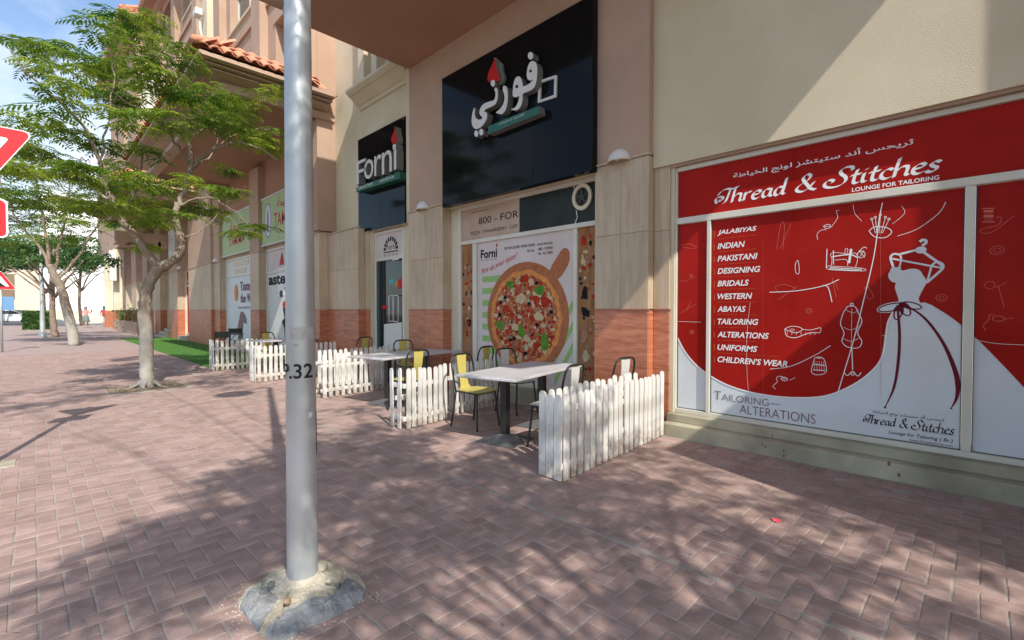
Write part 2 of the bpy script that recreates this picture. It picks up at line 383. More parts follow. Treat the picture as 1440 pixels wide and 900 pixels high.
def paver_geo(w_, l_, rot):
    """one paver centred on origin, top at z 0 with a small chamfer"""
    hx, hy = (l_/2, w_/2) if not rot else (w_/2, l_/2); c = .0045
    vs = [(-hx, -hy, -.03), (hx, -hy, -.03), (hx, hy, -.03), (-hx, hy, -.03), (-hx, -hy, -c*.7), (hx, -hy, -c*.7), (hx, hy, -c*.7), (-hx, hy, -c*.7),
          (-hx+c, -hy+c, 0), (hx-c, -hy+c, 0), (hx-c, hy-c, 0), (-hx+c, hy-c, 0)]
    fs = [(0, 1, 5, 4), (1, 2, 6, 5), (2, 3, 7, 6), (3, 0, 4, 7), (4, 5, 9, 8), (5, 6, 10, 9), (6, 7, 11, 10), (7, 4, 8, 11), (8, 9, 10, 11)]
    return vs, fs
geos = {0: paver_geo(.0945, .1945, 0), 1: paver_geo(.0945, .1945, 1)}
pmesh = {}
for k_, (vs, fs) in geos.items():
    b_ = MB(); b_.raw(vs, fs); pmesh[k_] = b_.mesh('paver'); pmesh[k_].materials.append(MATS['paver'])
JX = 2.565                                   # straight movement joint parallel to the shops
cells = []
for iy in range(-19, 220):
    for ix in range(-26, 49):
        k = (ix-iy) % 4
        x, y = ix*PITCHB, iy*PITCHB
        if k == 0: cells.append((x+.1, y+.05, 0))
        elif k == 2: cells.append((x+.05, y, 1))
good = []
for x, y, r in cells:
    hx = .1 if r == 0 else .05
    if x-hx < JX < x+hx and r == 0: good.append((x+(.0 if False else 0), y, r)); continue
    good.append((x, y, r))
for i in range(-19, 219):                    # header course against the plinth
    good.append((5.0, i*.1+.05, 0))
good = [g for g in good if not (g[2] == 0 and g[0] > 4.85 and g[0] != 5.0) and not (g[2] == 1 and g[0] > 4.9)]
def hole(x, y):                              # openings round the lamp base and the tree pits
    return (abs(x-.98) < .14 and abs(y-2.45) < .14) or (abs(x-1.5) < .62 and abs(y-11.1) < .55)
good = [g for g in good if not hole(g[0], g[1])]
def in_view(x, y):
    d = Vector((x, y, -EYE)); z = d.dot(_f)
    if z < .4: return None
    u, v = d.dot(_r)/z, -d.dot(_u)/z
    if abs(u) > 1.07 or v > .68: return None
    return z
rank = sorted((z, g) for g in good for z in [in_view(g[0], g[1])] if z)
near = set(g for z, g in rank[:300])
bulk = MB()
for g in good:
    x, y, r = g; dz = random.uniform(-.0016, .0006); jx, jy = random.uniform(-.0018, .0018), random.uniform(-.0018, .0018); rot = random.uniform(-.012, .012)
    tx, ty = random.uniform(-.006, .006), random.uniform(-.006, .006)
    if g in near:
        o = link('paver', pmesh[r], None, pave); o.location = (x+jx, y+jy, dz); o.rotation_euler = (tx, ty, rot)
    else:
        vs, fs = geos[r]; c_, s_ = math.cos(rot), math.sin(rot)
        bulk.raw([(x+jx+a*c_-b*s_, y+jy+a*s_+b*c_, z+dz+a*ty+b*tx) for a, b, z in vs], fs, random.random())
tag(obj('pavers', bulk, 'paver', pave, tints=True), kind='stuff')
mj = MB().box((JX-.013, -1.9, -.02), (JX+.013, 21, .0006)); obj('movement_joint', mj, 'joint', pave)
# artificial lawn
lawn = MB().box((3.1, 13.2, 0), (5.12, 31, .012)); structure('lawn', lawn, 'grass')
bl = MB()
for i in range(15000):
    y = 13.2+17.8*random.random()**1.6; x = random.uniform(3.1, 5.12); a = random.uniform(0, 6.28); h = random.uniform(.012, .03); dx, dy = .006*math.cos(a), .006*math.sin(a)
    bl.raw([(x-dx, y-dy, .01), (x+dx, y+dy, .01), (x+random.uniform(-.012, .012), y+random.uniform(-.012, .012), .012+h)], [(0, 1, 2)])
tag(obj('grass', bl, 'grass'), 'short bright green artificial grass laid before the far shops', 'grass', kind='stuff')
# ================================================================== SHOP BUILDING
bld = thing('shop_building', (5.4, 12, 0), 'long salmon and cream arcade building with stone clad piers and tiled canopies', 'building')
def wall(a, b, mat, name='wall'): return box(name, a, b, mat, bld)
DEP = 5.9
def clad(X, Y0, Y1, ztop=3.33, side=None, cols=None, joint=.003):
    """granite dado and travertine slabs, each slab a part; side: (Yface, X1) clads the return facing -Y"""
    wy = Y1-Y0; n = cols or max(1, round(wy/.62)); zt = [(.0, .74, 'granite'), (.74, 1.45, 'granite')]
    for j in range(n):
        a = Y0+wy*j/n; b = Y0+wy*(j+1)/n
        for z0, z1, m in zt: obj('granite_panel', MB().bevbox((X, a+joint/2, z0+.002), (X+.03, b-joint/2, z1-.002), .0015), m, bld)
        for z0, z1 in ((1.462, 2.40), (2.40, ztop-.03)): obj('stone_panel', MB().bevbox((X+.004, a+joint/2, z0+.002), (X+.03, b-joint/2, z1-.002), .0015), 'travertine', bld)
    bd = MB().box((X-.012, Y0-.012, 1.447), (X+.028, Y1, 1.461)); obj('dado_bead', bd, 'granite', bld)
    obj('cap_moulding', MB().bevbox((X-.022, Y0-.022, ztop-.028), (X+.05, Y1+.01, ztop), .004), 'travertine', bld)
    if side:
        Yf, X1 = side
        obj('granite_panel', MB().bevbox((X+.032, Yf, .002), (X1, Yf+.028, 1.446), .0015), 'granite', bld)
        obj('stone_panel', MB().bevbox((X+.032, Yf+.003, 1.464), (X1, Yf+.028, ztop-.032), .0015), 'travertine', bld)
# --- near pier between tailor's shop and pizza window
clad(5.20, 2.87, 3.64, 3.33, (2.87, 5.42), cols=2)
wall((5.232, 2.90, 0), (DEP, 3.62, 3.33), 'salmon'); wall((5.20, 2.87, 3.332), (DEP, 3.64, 6.098), 'salmon')
# stone strip on the recess beside it
clad(5.33, 2.665, 2.867, 3.215, None, cols=1)
wall((5.362, 2.62, 0), (DEP, 2.868, 3.215), 'cream')
# cream wall above the tailor's shop
wall((5.30, -3.2, 3.155), (DEP, 2.868, 9.5), 'cream')
wall((5.335, -3.2, 3.128), (5.46, 2.66, 3.154), 'salmon', 'reveal')
# wall above pizza window behind the big sign
wall((5.20, 3.642, 3.29), (DEP, 6.918, 6.098), 'salmon')
wall((5.25, 3.66, 3.262), (5.47, 6.90, 3.289), 'cream', 'reveal')
# second pier
clad(5.20, 6.92, 8.02, 3.36, (6.92, 5.47), cols=2)
wall((5.232, 6.95, 0), (DEP, 7.985, 3.36), 'cream'); wall((5.20, 6.92, 3.362), (DEP, 7.97, 6.098), 'salmon')
wall((5.215, 7.972, 3.362), (DEP, 8.10, 6.6), 'cream')
# door bay: jambs, wall behind the small sign
wall((5.40, 8.102, 3.22), (DEP, 11.55, 6.4), 'cream'); wall((5.40, 11.3, 0), (DEP, 11.55, 3.22), 'cream')
clad(5.20, 10.06, 12.12, 3.34, (10.06, 5.36), cols=3)
wall((5.232, 10.09, 0), (DEP, 12.09, 3.22), 'cream')
clad(5.36, 9.86, 10.055, 3.22, None, cols=1)
wall((5.392, 9.84, 0), (DEP, 10.09, 3.22), 'cream')
wall((5.50, 8.03, 0), (DEP, 8.655, 3.218), 'cream')
# cornice over the small sign
cp = [(0, 6.02), (.04, 6.02), (.06, 6.08), (.10, 6.10), (.28, 6.24), (.30, 6.24), (.36, 6.29), (.38, 6.31), (.38, 6.36), (0, 6.38)]
cm = MB()
for (o0, z0), (o1, z1) in zip(cp, cp[1:]): cm.face([(5.40-o0, 10.25, z0), (5.40-o0, 8.13, z0), (5.40-o1, 8.13, z1), (5.40-o1, 10.25, z1)])
cm.face([(5.40-o, 10.25, z) for o, z in cp]); cm.face([(5.40-o, 8.13, z) for o, z in cp][::-1]); obj('cornice', cm, 'cream', bld)
# projecting pilaster and its dado beyond the door bay
wall((4.93, 11.56, 3.40), (DEP, 12.5, 6.098), 'salmon')
clad(4.98, 11.62, 12.5, 3.38, (11.62, 5.2), cols=1)
wall((5.012, 11.65, 0), (5.6, 12.48, 3.38), 'cream')
# --- shop front piers below the second canopy
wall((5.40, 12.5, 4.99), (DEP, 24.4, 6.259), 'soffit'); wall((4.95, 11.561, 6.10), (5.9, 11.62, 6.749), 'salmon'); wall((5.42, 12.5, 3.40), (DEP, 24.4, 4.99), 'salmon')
for y0, y1, xf in ((12.5, 13.3, 5.25), (16.75, 17.62, 5.20), (21.35, 22.2, 5.20), (22.2, 26.1, 5.10), (28.2, 30.2, 5.05), (32.4, 34.0, 5.0), (36.5, 38.2, 5.0), (41, 43, 5.0), (46, 48.2, 5.0), (52, 54, 5.0)):
    clad(xf, y0, y1, 3.36, (y0, xf+.3)); wall((xf+.032, y0+.03, 0), (DEP, y1-.03, 3.36), 'cream'); wall((xf+.0, y0, 3.362), (DEP, y1, 6.09), 'salmon')
wall((5.55, 26.1, 3.4), (DEP, 60, 6.09), 'salmon'); wall((5.56, 34.6, 6.091), (5.88, 59.9, 12), 'salmon')
wall((5.60, 12.5, 0), (DEP, 60, .25), 'cream')
wall((5.45, 11.7, 6.31), (5.9, 32.4, 6.749), 'salmon'); wall((5.10, 20.95, 6.10), (5.9, 24.4, 6.748), 'salmon')
# --- upper storeys with deep window openings, pilaster strips and floor bands
def upper(Y0, Y1, Z0, Z1, X, mat, wins, depth=.32):
    """front skin with rectangular openings: wins = (y0,y1,z0,z1)"""
    ys = sorted({Y0, Y1, *[v for q in wins for v in q[:2]]}); zs = sorted({Z0, Z1, *[v for q in wins for v in q[2:]]}); m = MB()
    for a, b in zip(ys, ys[1:]):
        run = None
        for c_, d in zip(zs, zs[1:]):
            if any(q[0] <= a and b <= q[1] and q[2] <= c_ and d <= q[3] for q in wins): continue
            m.box((X, a, c_), (X+depth, b, d))
    o = obj('wall', m, mat, bld); box('backing', (X+depth, Y0, Z0), (X+depth+.3, Y1, Z1), 'salmon', bld)
    for y0, y1, z0, z1 in wins:
        fr = MB(); t = .06; xf = X+depth-.07
        fr.box((xf, y0, z0), (xf+.06, y0+t, z1)); fr.box((xf, y1-t, z0), (xf+.06, y1, z1)); fr.box((xf, y0+t, z0), (xf+.06, y1-t, z0+t)); fr.box((xf, y0+t, z1-t), (xf+.06, y1-t, z1))
        fr.box((xf, (y0+y1)/2-.03, z0+t), (xf+.06, (y0+y1)/2+.03, z1-t)); wo = obj('window', fr, 'aluminium', bld)
        obj('pane', MB().box((xf+.03, y0+t, z0+t), (xf+.035, y1-t, z1-t)), 'window_glass', wo)
        obj('sill', MB().bevbox((X-.06, y0-.08, z0-.09), (X+.1, y1+.08, z0-.002), .01), 'cream', bld)
        obj('lintel_band', MB().bevbox((X-.03, y0-.1, z1+.002), (X+.05, y1+.1, z1+.14), .01), 'salmon', bld)
W1 = [(y0, y1, z0, z1) for y0, y1 in ((13.0, 14.3), (16.1, 18.6), (23.2, 25.6), (27.2, 29.1)) for z0, z1 in ((7.7, 9.5), (10.9, 13.1), (14.4, 16.2))]
upper(11.56, 32.5, 6.75, 17.0, 4.95, 'salmon', W1)
for y in (11.57, 14.9, 19.0, 20.6, 22.2, 26.2, 29.6): wall((4.72, y, 6.80), (4.948, y+.75, 16.6), 'salmon' if y != 20.6 else 'cream', 'pilaster')
for z in (10.2, 13.7): wall((4.88, 12.4, z), (4.949, 32.4, z+.16), 'salmon', 'string_course')
wall((5.40, 6.0, 6.402), (5.75, 11.56, 17), 'cream'); wall((5.20, 9.75, 6.42), (5.398, 10.0, 12), 'cream', 'pilaster'); wall((5.20, 9.2, 6.42), (5.398, 9.42, 12), 'cream', 'pilaster')
# projecting stair bay further along
W2 = [(36, 37.4, 11, 13.2), (40, 41.4, 11, 13.2), (36, 37.4, 7.4, 9.4), (40, 41.4, 7.4, 9.4), (36, 37.4, 14.4, 16.2), (40, 41.4, 14.4, 16.2)]
upper(32.8, 44, 6.1, 16.6, 4.10, 'salmon', W2)
wall((4.10, 32.5, 6.1), (5.9, 32.798, 16.6), 'salmon'); wall((4.3, 32.40, 12.2), (5.0, 32.498, 14.2), 'pale', 'shutter'); wall((4.5, 43.9, 6.1), (5.9, 60, 14.5), 'salmon')
def eave(Y0, Y1, Xw, z, over=.65, mat='soffit'):
    m = MB(); pr = [(.0, z-.9), (.12, z-.9), (.14, z-.62), (.32, z-.5), (.36, z-.2), (over, z-.08), (over, z+.10), (0, z+.12)]
    rings = [[(Xw+.6, Y0-o, zz), (Xw-o, Y0-o, zz), (Xw-o, Y1+o, zz), (Xw+.6, Y1+o, zz)] for o, zz in pr]
    for r0, r1 in zip(rings, rings[1:]):
        for k in range(3): m.face([r0[k], r0[k+1], r1[k+1], r1[k]])
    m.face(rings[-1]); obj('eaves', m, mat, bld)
    t = MB()
    for i in range(int((Y1-Y0+2*over)/.28)):
        y = Y0-over+.14+i*.28; t.tube([(Xw-over-.05, y, z+.12), (Xw+.5, y, z+.55)], .12, 6)
    for i in range(int((over+.6)/.28)):
        x = Xw-over+.14+i*.28; t.tube([(x, Y0-over-.05, z+.12), (x, Y0+.5, z+.55)], .12, 6)
    tag(obj('distant_roof_tiles', t, 'rooftile', bld), kind='stuff')
eave(11.9, 32.4, 4.95, 17.1, .75); eave(32.5, 44, 4.10, 17.0, .65)
# --- canopies
PROFILE = [(0, 6.10), (0, 6.25), (-.06, 6.252), (-.06, 6.30), (.06, 6.335), (.18, 6.365), (.235, 6.37), (.235, 6.395), (.16, 6.397), (.16, 6.425), (.34, 6.43), (.34, 6.455), (.26, 6.457), (.26, 6.488), (.50, 6.492), (.50, 6.57), (.40, 6.575)]
def canopy(Y0, Y1, X0, tiles=True, beam=True, Xw=4.95):
    m = MB(); rings = [[(Xw+.2, Y0-o, z), (X0-o, Y0-o, z), (X0-o, Y1+o, z), (Xw+.2, Y1+o, z)] for o, z in PROFILE]
    for r0, r1 in zip(rings, rings[1:]):
        for k in range(3): m.face([r0[k], r0[k+1], r1[k+1], r1[k]])
    obj('canopy_cornice', m, 'salmon', bld)
    s = MB()
    if beam:
        s.box((X0+.27, Y0+.12, 6.26), (5.95, Y1-.12, 6.30)); b = MB()
        b.face([(X0, Y0, 6.1), (X0, Y1, 6.1), (X0+.27, Y1, 6.1), (X0+.27, Y0, 6.1)]); b.face([(X0+.27, Y0, 6.1), (X0+.27, Y1, 6.1), (X0+.27, Y1, 6.26), (X0+.27, Y0, 6.26)])
        b.box((X0+.27, Y0+.002, 6.1), (Xw+.4, Y0+.12, 6.258)); b.box((X0+.27, Y1-.12, 6.1), (Xw+.4, Y1-.002, 6.258)); obj('canopy_beam', b, 'salmon', bld)
    else:
        s.face([(X0, Y0, 6.1), (X0, Y1, 6.1), (5.9, Y1, 6.1), (5.9, Y0, 6.1)])
    s.box((X0-.39, Y0-.39, 6.58), (Xw+.3, Y1+.43, 6.62))
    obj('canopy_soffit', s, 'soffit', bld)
    if not tiles: return
    xe, y0e, y1e, ze = X0-.56, Y0-.56, Y1+.56, 6.62; run, rise = .78, .50; wd = .245
    tl = math.hypot(run, rise)/2+.06; ang = math.atan2(rise, run)
    mesh_ = MB(); n = 8; ri, rb = wd*.5, wd*.42
    for j in range(n): # half barrel, a slight taper, running along local +x
        a0, a1 = math.pi*j/n, math.pi*(j+1)/n
        for r0, r1, dz in ((ri, rb, 0), ):
            mesh_.face([(0, -r0*math.cos(a0), r0*.62*math.sin(a0)), (0, -r0*math.cos(a1), r0*.62*math.sin(a1)), (tl, -r1*math.cos(a1), r1*.62*math.sin(a1)), (tl, -r1*math.cos(a0), r1*.62*math.sin(a0))])
        mesh_.face([(0, -ri*math.cos(a0), ri*.62*math.sin(a0)), (0, -(ri-.02)*math.cos(a0), (ri-.02)*.55*math.sin(a0)), (0, -(ri-.02)*math.cos(a1), (ri-.02)*.55*math.sin(a1)), (0, -ri*math.cos(a1), ri*.62*math.sin(a1))])
    me = mesh_.mesh('roof_tile', smooth=False); me.materials.append(MATS['rooftile'])
    rb_ = MB(); i0 = 0
    def put(px, py, course, heading):
        o = link('roof_tile', me, None, bld); d = course*run/2
        o.location = (px+math.cos(heading)*d, py+math.sin(heading)*d, ze+course*rise/2+course*.012)
        o.rotation_euler = (0, -ang, heading+random.uniform(-.012, .012))
    for c_ in (0, 1):
        ins = c_*run/2
        k = int((Xw-xe-ins)/wd)
        for i in range(k): put(xe+ins+wd*(i+.5), y0e, c_, math.pi/2)
        k = int((y1e-y0e-2*ins)/wd)
        for i in range(k): put(xe, y0e+ins+wd*(i+.5), c_, 0)
    bs = MB(); # bedding under the tiles
    a = [(xe+.05, y0e+.05, ze+.0), (xe+run, y0e+run, ze+rise), (Xw, y0e+run, ze+rise), (Xw, y0e+.05, ze)]
    bs.face(a); bs.face([(xe+.05, y0e+.05, ze), (xe+.05, y1e-.05, ze), (xe+run, y1e-run, ze+rise), (xe+run, y0e+run, ze+rise)])
    bs.face([(xe+run, y0e+run, ze+rise), (xe+run, y1e-run, ze+rise), (Xw, y1e-run, ze+rise), (Xw, y0e+run, ze+rise)])
    bs.face([(xe+.05, y1e-.05, ze), (Xw, y1e-.05, ze), (Xw, y1e-run, ze+rise), (xe+run, y1e-run, ze+rise)])
    obj('tile_bedding', bs, 'rooftile', bld)
    obj('ridge_tile', MB().tube([(xe-.04, y0e-.04, ze+.06), (xe+run*.5, y0e+run*.5, ze+rise*.5+.09), (xe+run, y0e+run, ze+rise+.05)], .075, 8), 'rooftile', bld, smooth=True)
canopy(-1.08, 7.97, 2.87, tiles=False, beam=False, Xw=5.2)
canopy(11.5, 20.9, 2.87); canopy(24.5, 34.0, 2.87)
wall((2.9, -1.0, 6.63), (5.9, 7.9, 9.0), 'salmon', 'parapet')
# low arcade beam, brackets and far columns
box('arcade_beam', (2.9, 30.2, 4.85), (5.0, 30.5, 5.35), 'salmon', bld)
cb = MB()
for k, r_ in ((0, .25), (1, .2), (2, .14)): cb.tube([(4.85-k*.3, 30.19, 4.80-k*.0), (4.85-k*.3, 30.51, 4.80)], r_, 10)
obj('bracket', cb, 'salmon', bld)
for y in (46, 52): box('column', (4.3, y, 1.4), (4.8, y+.5, 6.0), 'cream', bld); box('column_base', (4.27, y-.03, 0), (4.83, y+.53, 1.398), 'granite', bld)
box('projecting_box_sign', (4.0, 45.2, 3.6), (4.4, 45.6, 5.8), 'pale', bld)
# unseen wing added right of the frame, shaped to cast shade on the shop
wall((4.80, -4.5, 0), (5.9, -1.6, 6.09), 'salmon', 'shading_wing'); wall((3.40, -4.5, 0), (4.798, -1.6, 4.13), 'salmon', 'shading_wing')
# plinth and sill below the tailor's window
pl = MB().bevbox((5.14, -1.6, -.05), (5.5, 2.655, .145), .008); obj('plinth_step', pl, 'plinth', bld)
obj('plinth_sill', MB().bevbox((5.27, -1.6, .146), (5.5, 2.66, .235), .006), 'plinth', bld)
for i in range(7):
    p = at_x(*((1072, 625), (1076, 628), (1102, 634), (1102, 642), (1086, 612), (1264, 668), (1250, 652))[i], 5.138)
    obj('stain', flat(MB(), disc(p.y, max(p.z, .03), random.uniform(.004, .012), random.uniform(.01, .025), 8), 5.1385), 'rust', bld)
# ================================================================== TAILOR'S SHOPFRONT
GX = 5.42
ts = thing('shopfront', (5.42, 1.2, .24), 'tailor shopfront with a red and white printed window film showing a white dress', 'shopfront')
def bar(m, y0, y1, z0, z1, x0=5.385, x1=5.47): m.bevbox((x0, y0, z0), (x1, y1, z1), .003)
fr = MB(); bar(fr, 2.602, 2.662, .236, 3.126); bar(fr, -1.5, 2.60, .236, .285); bar(fr, -1.5, 2.60, 2.462, 2.532); bar(fr, -1.5, 2.60, 3.078, 3.126)
bar(fr, 2.205, 2.245, .287, 2.46); bar(fr, .068, .128, .287, 2.46); obj('frame', fr, 'aluminium', ts)
for y0, y1 in ((2.247, 2.60), (.13, 2.203), (-1.5, .066)): obj('pane', MB().box((GX+.004, y0, .287), (GX+.012, y1, 2.46)), 'posterwhite', ts)
gk = MB()
for y0, y1 in ((2.247, 2.60), (.13, 2.203), (-1.5, .066)):
    gk.box((GX-.006, y0, .287), (GX+.003, y0+.006, 2.46)); gk.box((GX-.006, y1-.006, .287), (GX+.003, y1, 2.46)); gk.box((GX-.006, y0+.006, .287), (GX+.003, y1-.006, .293))
obj('gasket', gk, 'alum_dark', ts)
obj('banner', MB().box((GX, -1.5, 2.534), (GX+.012, 2.60, 3.076)), 'posterred', ts)
# swoosh: red field above a white wave, cut by the window bars
sw_l = smooth_pts([(950.5, 470), (965, 497), (988, 521), (1022, 541), (1062, 553), (1110, 559), (1160, 557), (1200, 541), (1228, 520), (1241, 500), (1246, 470), (1250, 450), (1262, 430)], 5)
sw_r = smooth_pts([(1310, 429), (1340, 448), (1372, 475), (1405, 508), (1440, 545)], 5)
def clipped(name, poly, ya, yb, X, mat):
    """keep only the part of a (y,z) polygon between ya and yb"""
    def clip(P, f, inter):
        o = []
        for i in range(len(P)):
            a, b = P[i], P[(i+1) % len(P)]
            if f(a): o.append(a)
            if f(a) != f(b): o.append(inter(a, b))
        return o
    P = clip(poly, lambda p: p[0] >= ya, lambda a, b: (ya, a[1]+(b[1]-a[1])*(ya-a[0])/(b[0]-a[0])))
    if P: P = clip(P, lambda p: p[0] <= yb, lambda a, b: (yb, a[1]+(b[1]-a[1])*(yb-a[0])/(b[0]-a[0])))
    if len(P) > 2: obj(name, flat(MB(), P, X), mat, ts)
wave = yz(sw_l, GX); red = [(2.6, 2.458)]+[(2.6, wave[0][1])]+wave+yz([(1300, 425)], GX)+yz(sw_r, GX)+[(-1.5, -.35+.9), (-1.5, 2.458)]
for k, (ya, yb) in enumerate(((2.253, 2.594), (.136, 2.197), (-1.5, .060))): clipped('film_red', red, ya, yb, GX+.001, 'posterred')
edge = MB(); stroke(edge, [p for p in wave if not 2.2 < p[0] < 2.25], GX-.0005, .014); obj('film_edge', edge, 'printwhite', ts)
# banner lettering
bn = MB()
text_px(bn, arabic('ثريحس أند ستيتشز لونج الخياطة'), (1031, 253.5), (1285, 192.5), GX-.002, bold=.012)
a = at_x(1031, 250, GX); b = at_x(1282, 196, GX)
CAL = {'T': [[(.02, .28), (.12, .22), (.2, .32), (.14, .46), (-.04, .5), (-.14, .36), (-.08, .14), (-.02, .1)], [(-.08, .62), (.05, .86), (.28, .97), (.5, .9), (.78, .99)], [(.44, .9), (.4, .5), (.34, .12), (.24, .0)]],
 'h': [[(.04, 1.0), (.02, .5), (.02, 0)], [(.04, .3), (.16, .5), (.32, .5), (.36, .35), (.35, .08), (.44, .02)]],
 'r': [[(.03, .52), (.03, .25), (.03, 0)], [(.04, .3), (.14, .5), (.27, .5)]],
 'e': [[(.05, .27), (.26, .3), (.33, .42), (.22, .52), (.06, .4), (.03, .2), (.1, .03), (.24, 0), (.36, .1)]],
 'a': [[(.32, .46), (.16, .51), (.04, .36), (.04, .12), (.14, 0), (.28, .14), (.33, .4)], [(.34, .5), (.33, .1), (.43, .02)]],
 'd': [[(.32, .46), (.16, .51), (.04, .36), (.04, .12), (.14, 0), (.28, .14), (.33, .4)], [(.36, 1.0), (.35, .5), (.34, .1), (.43, .02)]],
 '&': [[(.62, .48), (.5, .18), (.3, -.01), (.1, .05), (.03, .22), (.14, .42), (.36, .62), (.44, .84), (.33, 1.0), (.2, .9), (.2, .7), (.4, .35), (.56, .1), (.74, 0)]],
 'S': [[(.74, .8), (.7, .97), (.5, 1.02), (.34, .88), (.4, .66), (.56, .46), (.6, .22), (.46, .02), (.2, -.04), (-.04, .06), (-.1, .26), (.02, .42), (.18, .36), (.16, .24)]],
 't': [[(.15, .78), (.11, .4), (.12, .08), (.22, 0), (.32, .06)], [(-.02, .47), (.14, .5), (.3, .5)]],
 'i': [[(.06, .5), (.05, .2), (.08, .03), (.18, .02)], [(.09, .68), (.13, .74)]],
 'c': [[(.35, .43), (.22, .52), (.06, .38), (.04, .15), (.14, .01), (.26, 0), (.37, .1)]],
 's': [[(.32, .44), (.2, .52), (.08, .42), (.14, .28), (.26, .18), (.24, .03), (.1, -.01), (-.01, .08)]], ' ': []}
ADV = {'T': .62, 'h': .5, 'r': .34, 'e': .42, 'a': .48, 'd': .5, '&': .8, 'S': .76, 't': .34, 'i': .24, 'c': .42, 's': .38, ' ': .32}
def calligraphy(mb, body, bl, tr, X, weight=1.0):
    x = 0; st = []
    for ch in body:
        for s_ in CAL[ch]: st.append([(x+p[0]+.16*p[1], p[1]) for p in smooth_pts(s_, 5)])
        x += ADV[ch]
    sx = (tr[0]-bl[0])/(x+.05); sz = tr[1]-bl[1]; nx, nz_ = .105*weight, .085*weight
    for s_ in st: stroke(mb, [(bl[0]+(p[0]+.1)*sx, bl[1]+p[1]*sz) for p in s_], X, .022*sz*weight, (nx*sx, nz_*sz))
p = at_x(1006, 287, GX); q = at_x(1320, 217, GX); zb = at_x(1100.8, 273.5, GX).z; zt = at_x(1102, 251, GX).z
calligraphy(bn, 'Thread & Stitches', (p.y, zb), (q.y, zt), GX-.002, 1.0)
text_px(bn, 'LOUNGE FOR TAILORING', (1198, 270), (1321, 246), GX-.002, bold=.02)
obj('lettering', bn, 'printwhite', ts)
# list of services
ls = MB(); dots = MB()
rows = [('JALABIYAS', 332, 1063), ('INDIAN', 350.5, 1047), ('PAKISTANI', 368, 1065), ('DESIGNING', 385.5, 1069), ('BRIDALS', 403, 1053), ('WESTERN', 421, 1058), ('ABAYAS', 438.5, 1049), ('TAILORING', 456, 1067), ('ALTERATIONS', 474, 1082), ('UNIFORMS', 492, 1066), ('CHILDREN’S WEAR', 509, 1109)]
for i, (t_, y_, xr) in enumerate(rows):
    a = at_x(1009, y_, GX); b = at_x(xr, 400, GX); text_x(ls, t_, (a.y, a.z), (b.y, a.z+.064), GX-.001, bold=.022, shear=.22)
    if i < 10:
        e = at_x(1063 if i < 9 else 1096, 400, GX).y; y = a.y
        while y > e: dots.box((GX-.0015, y-.004, a.z-.034), (GX-.001, y-.009, a.z-.031)); y -= .012
    dots.box((GX-.0015, a.y+.035, a.z-.01), (GX-.001, a.y+.038, a.z+.06))
obj('lettering', ls, 'printwhite', ts); obj('dotted_rules', dots, 'crust', ts)
tx = MB(); text_px(tx, 'T', (1004, 561), (1014, 550.5), GX-.001, bold=-.008); text_px(tx, 'AILORING', (1015, 562.8), (1081, 561.5), GX-.001, bold=-.008)
text_px(tx, 'ALTERATIONS', (1040, 581), (1147, 583), GX-.001, bold=-.008); text_px(tx, 'AND', (1083, 568.5), (1097, 568), GX-.001, bold=.0); obj('lettering', tx, 'printgrey', ts)
tx = MB(); p = at_x(1214, 595, GX); q = at_x(1341, 598, GX); zb = at_x(1225, 595.4, GX).z; zt = at_x(1230.7, 583.5, GX).z; calligraphy(tx, 'Thread & Stitches', (p.y, zb), (q.y, zt), GX-.001, .95)
a = at_x(1227, 580.5, GX); b = at_x(1328, 584, GX); text_x(tx, arabic('ثريحس أند ستيتشز لونج الخياطة'), (a.y, a.z-.012), (b.y, a.z+.034), GX-.001)
a = at_x(1249.6, 609.6, GX); b = at_x(1340, 611, GX); text_x(tx, 'Lounge for Tailoring ( Br.)', (a.y, a.z-.010), (b.y, a.z+.030), GX-.001, bold=.01, shear=.25)
a = at_x(1278.5, 618.4, GX); text_x(tx, 'www.threadstitches.com', (a.y, a.z-.008), (b.y, a.z+.012), GX-.001, bold=0)
a = at_x(1297, 606.5, GX); text_x(tx, 'LOUNGE FOR TAILORING', (a.y, a.z-.004), (b.y, a.z+.010), GX-.001, bold=0); obj('lettering', tx, 'printblack', ts)
# the dress on its hanger: traced outline as print
def crop(pts, ox, oy, s): return [(ox+x/s, oy+y/s) for x, y in pts]
K = lambda pts: crop(pts, 1230, 320, 6.43)
bod = K([(160, 362), (238, 362), (232, 380), (262, 388), (320, 374), (372, 374), (412, 392), (440, 435), (470, 478), (470, 500), (430, 570), (398, 640), (398, 690), (232, 690), (214, 640), (196, 590), (184, 540), (190, 500), (160, 492), (132, 465), (122, 430), (138, 395)])
dr = MB(); flat(dr, smooth_pts(yz(bod, GX), 3, True), GX-.0012)
skirt = yz([(1266, 423), (1293, 423), (1302, 434), (1330, 446)], GX)
gown = yz([(1262, 430), (1266, 424), (1293, 424), (1300, 433)], GX)+yz(smooth_pts([(1310, 438), (1330, 447), (1351, 459)], 3), GX)+[(at_x(1351, 600, GX).y, .30), (at_x(1235, 560, GX).y, .30)]+yz([(1238, 520), (1246, 480), (1252, 450)], GX)
gw_ = flat(MB(), gown, GX+.0004); obj('film_gown', gw_, 'posterwhite', ts)
for pts, w_ in (([(430, 165), (462, 140), (462, 118), (435, 112), (408, 130)], .022), ([(370, 205), (230, 240)], .018), ([(440, 220), (560, 305)], .02), ([(150, 280), (605, 365)], .015), ([(225, 245), (180, 238), (150, 255), (145, 285), (170, 362)], .018), ([(228, 245), (240, 290), (222, 362)], .014), ([(560, 305), (610, 330), (618, 360), (590, 395), (470, 500)], .018), ([(515, 345), (478, 480)], .014), ([(515, 345), (560, 312), (612, 350)], .016)):
    stroke(dr, smooth_pts(yz(K(pts), GX), 4), GX-.0012, w_)
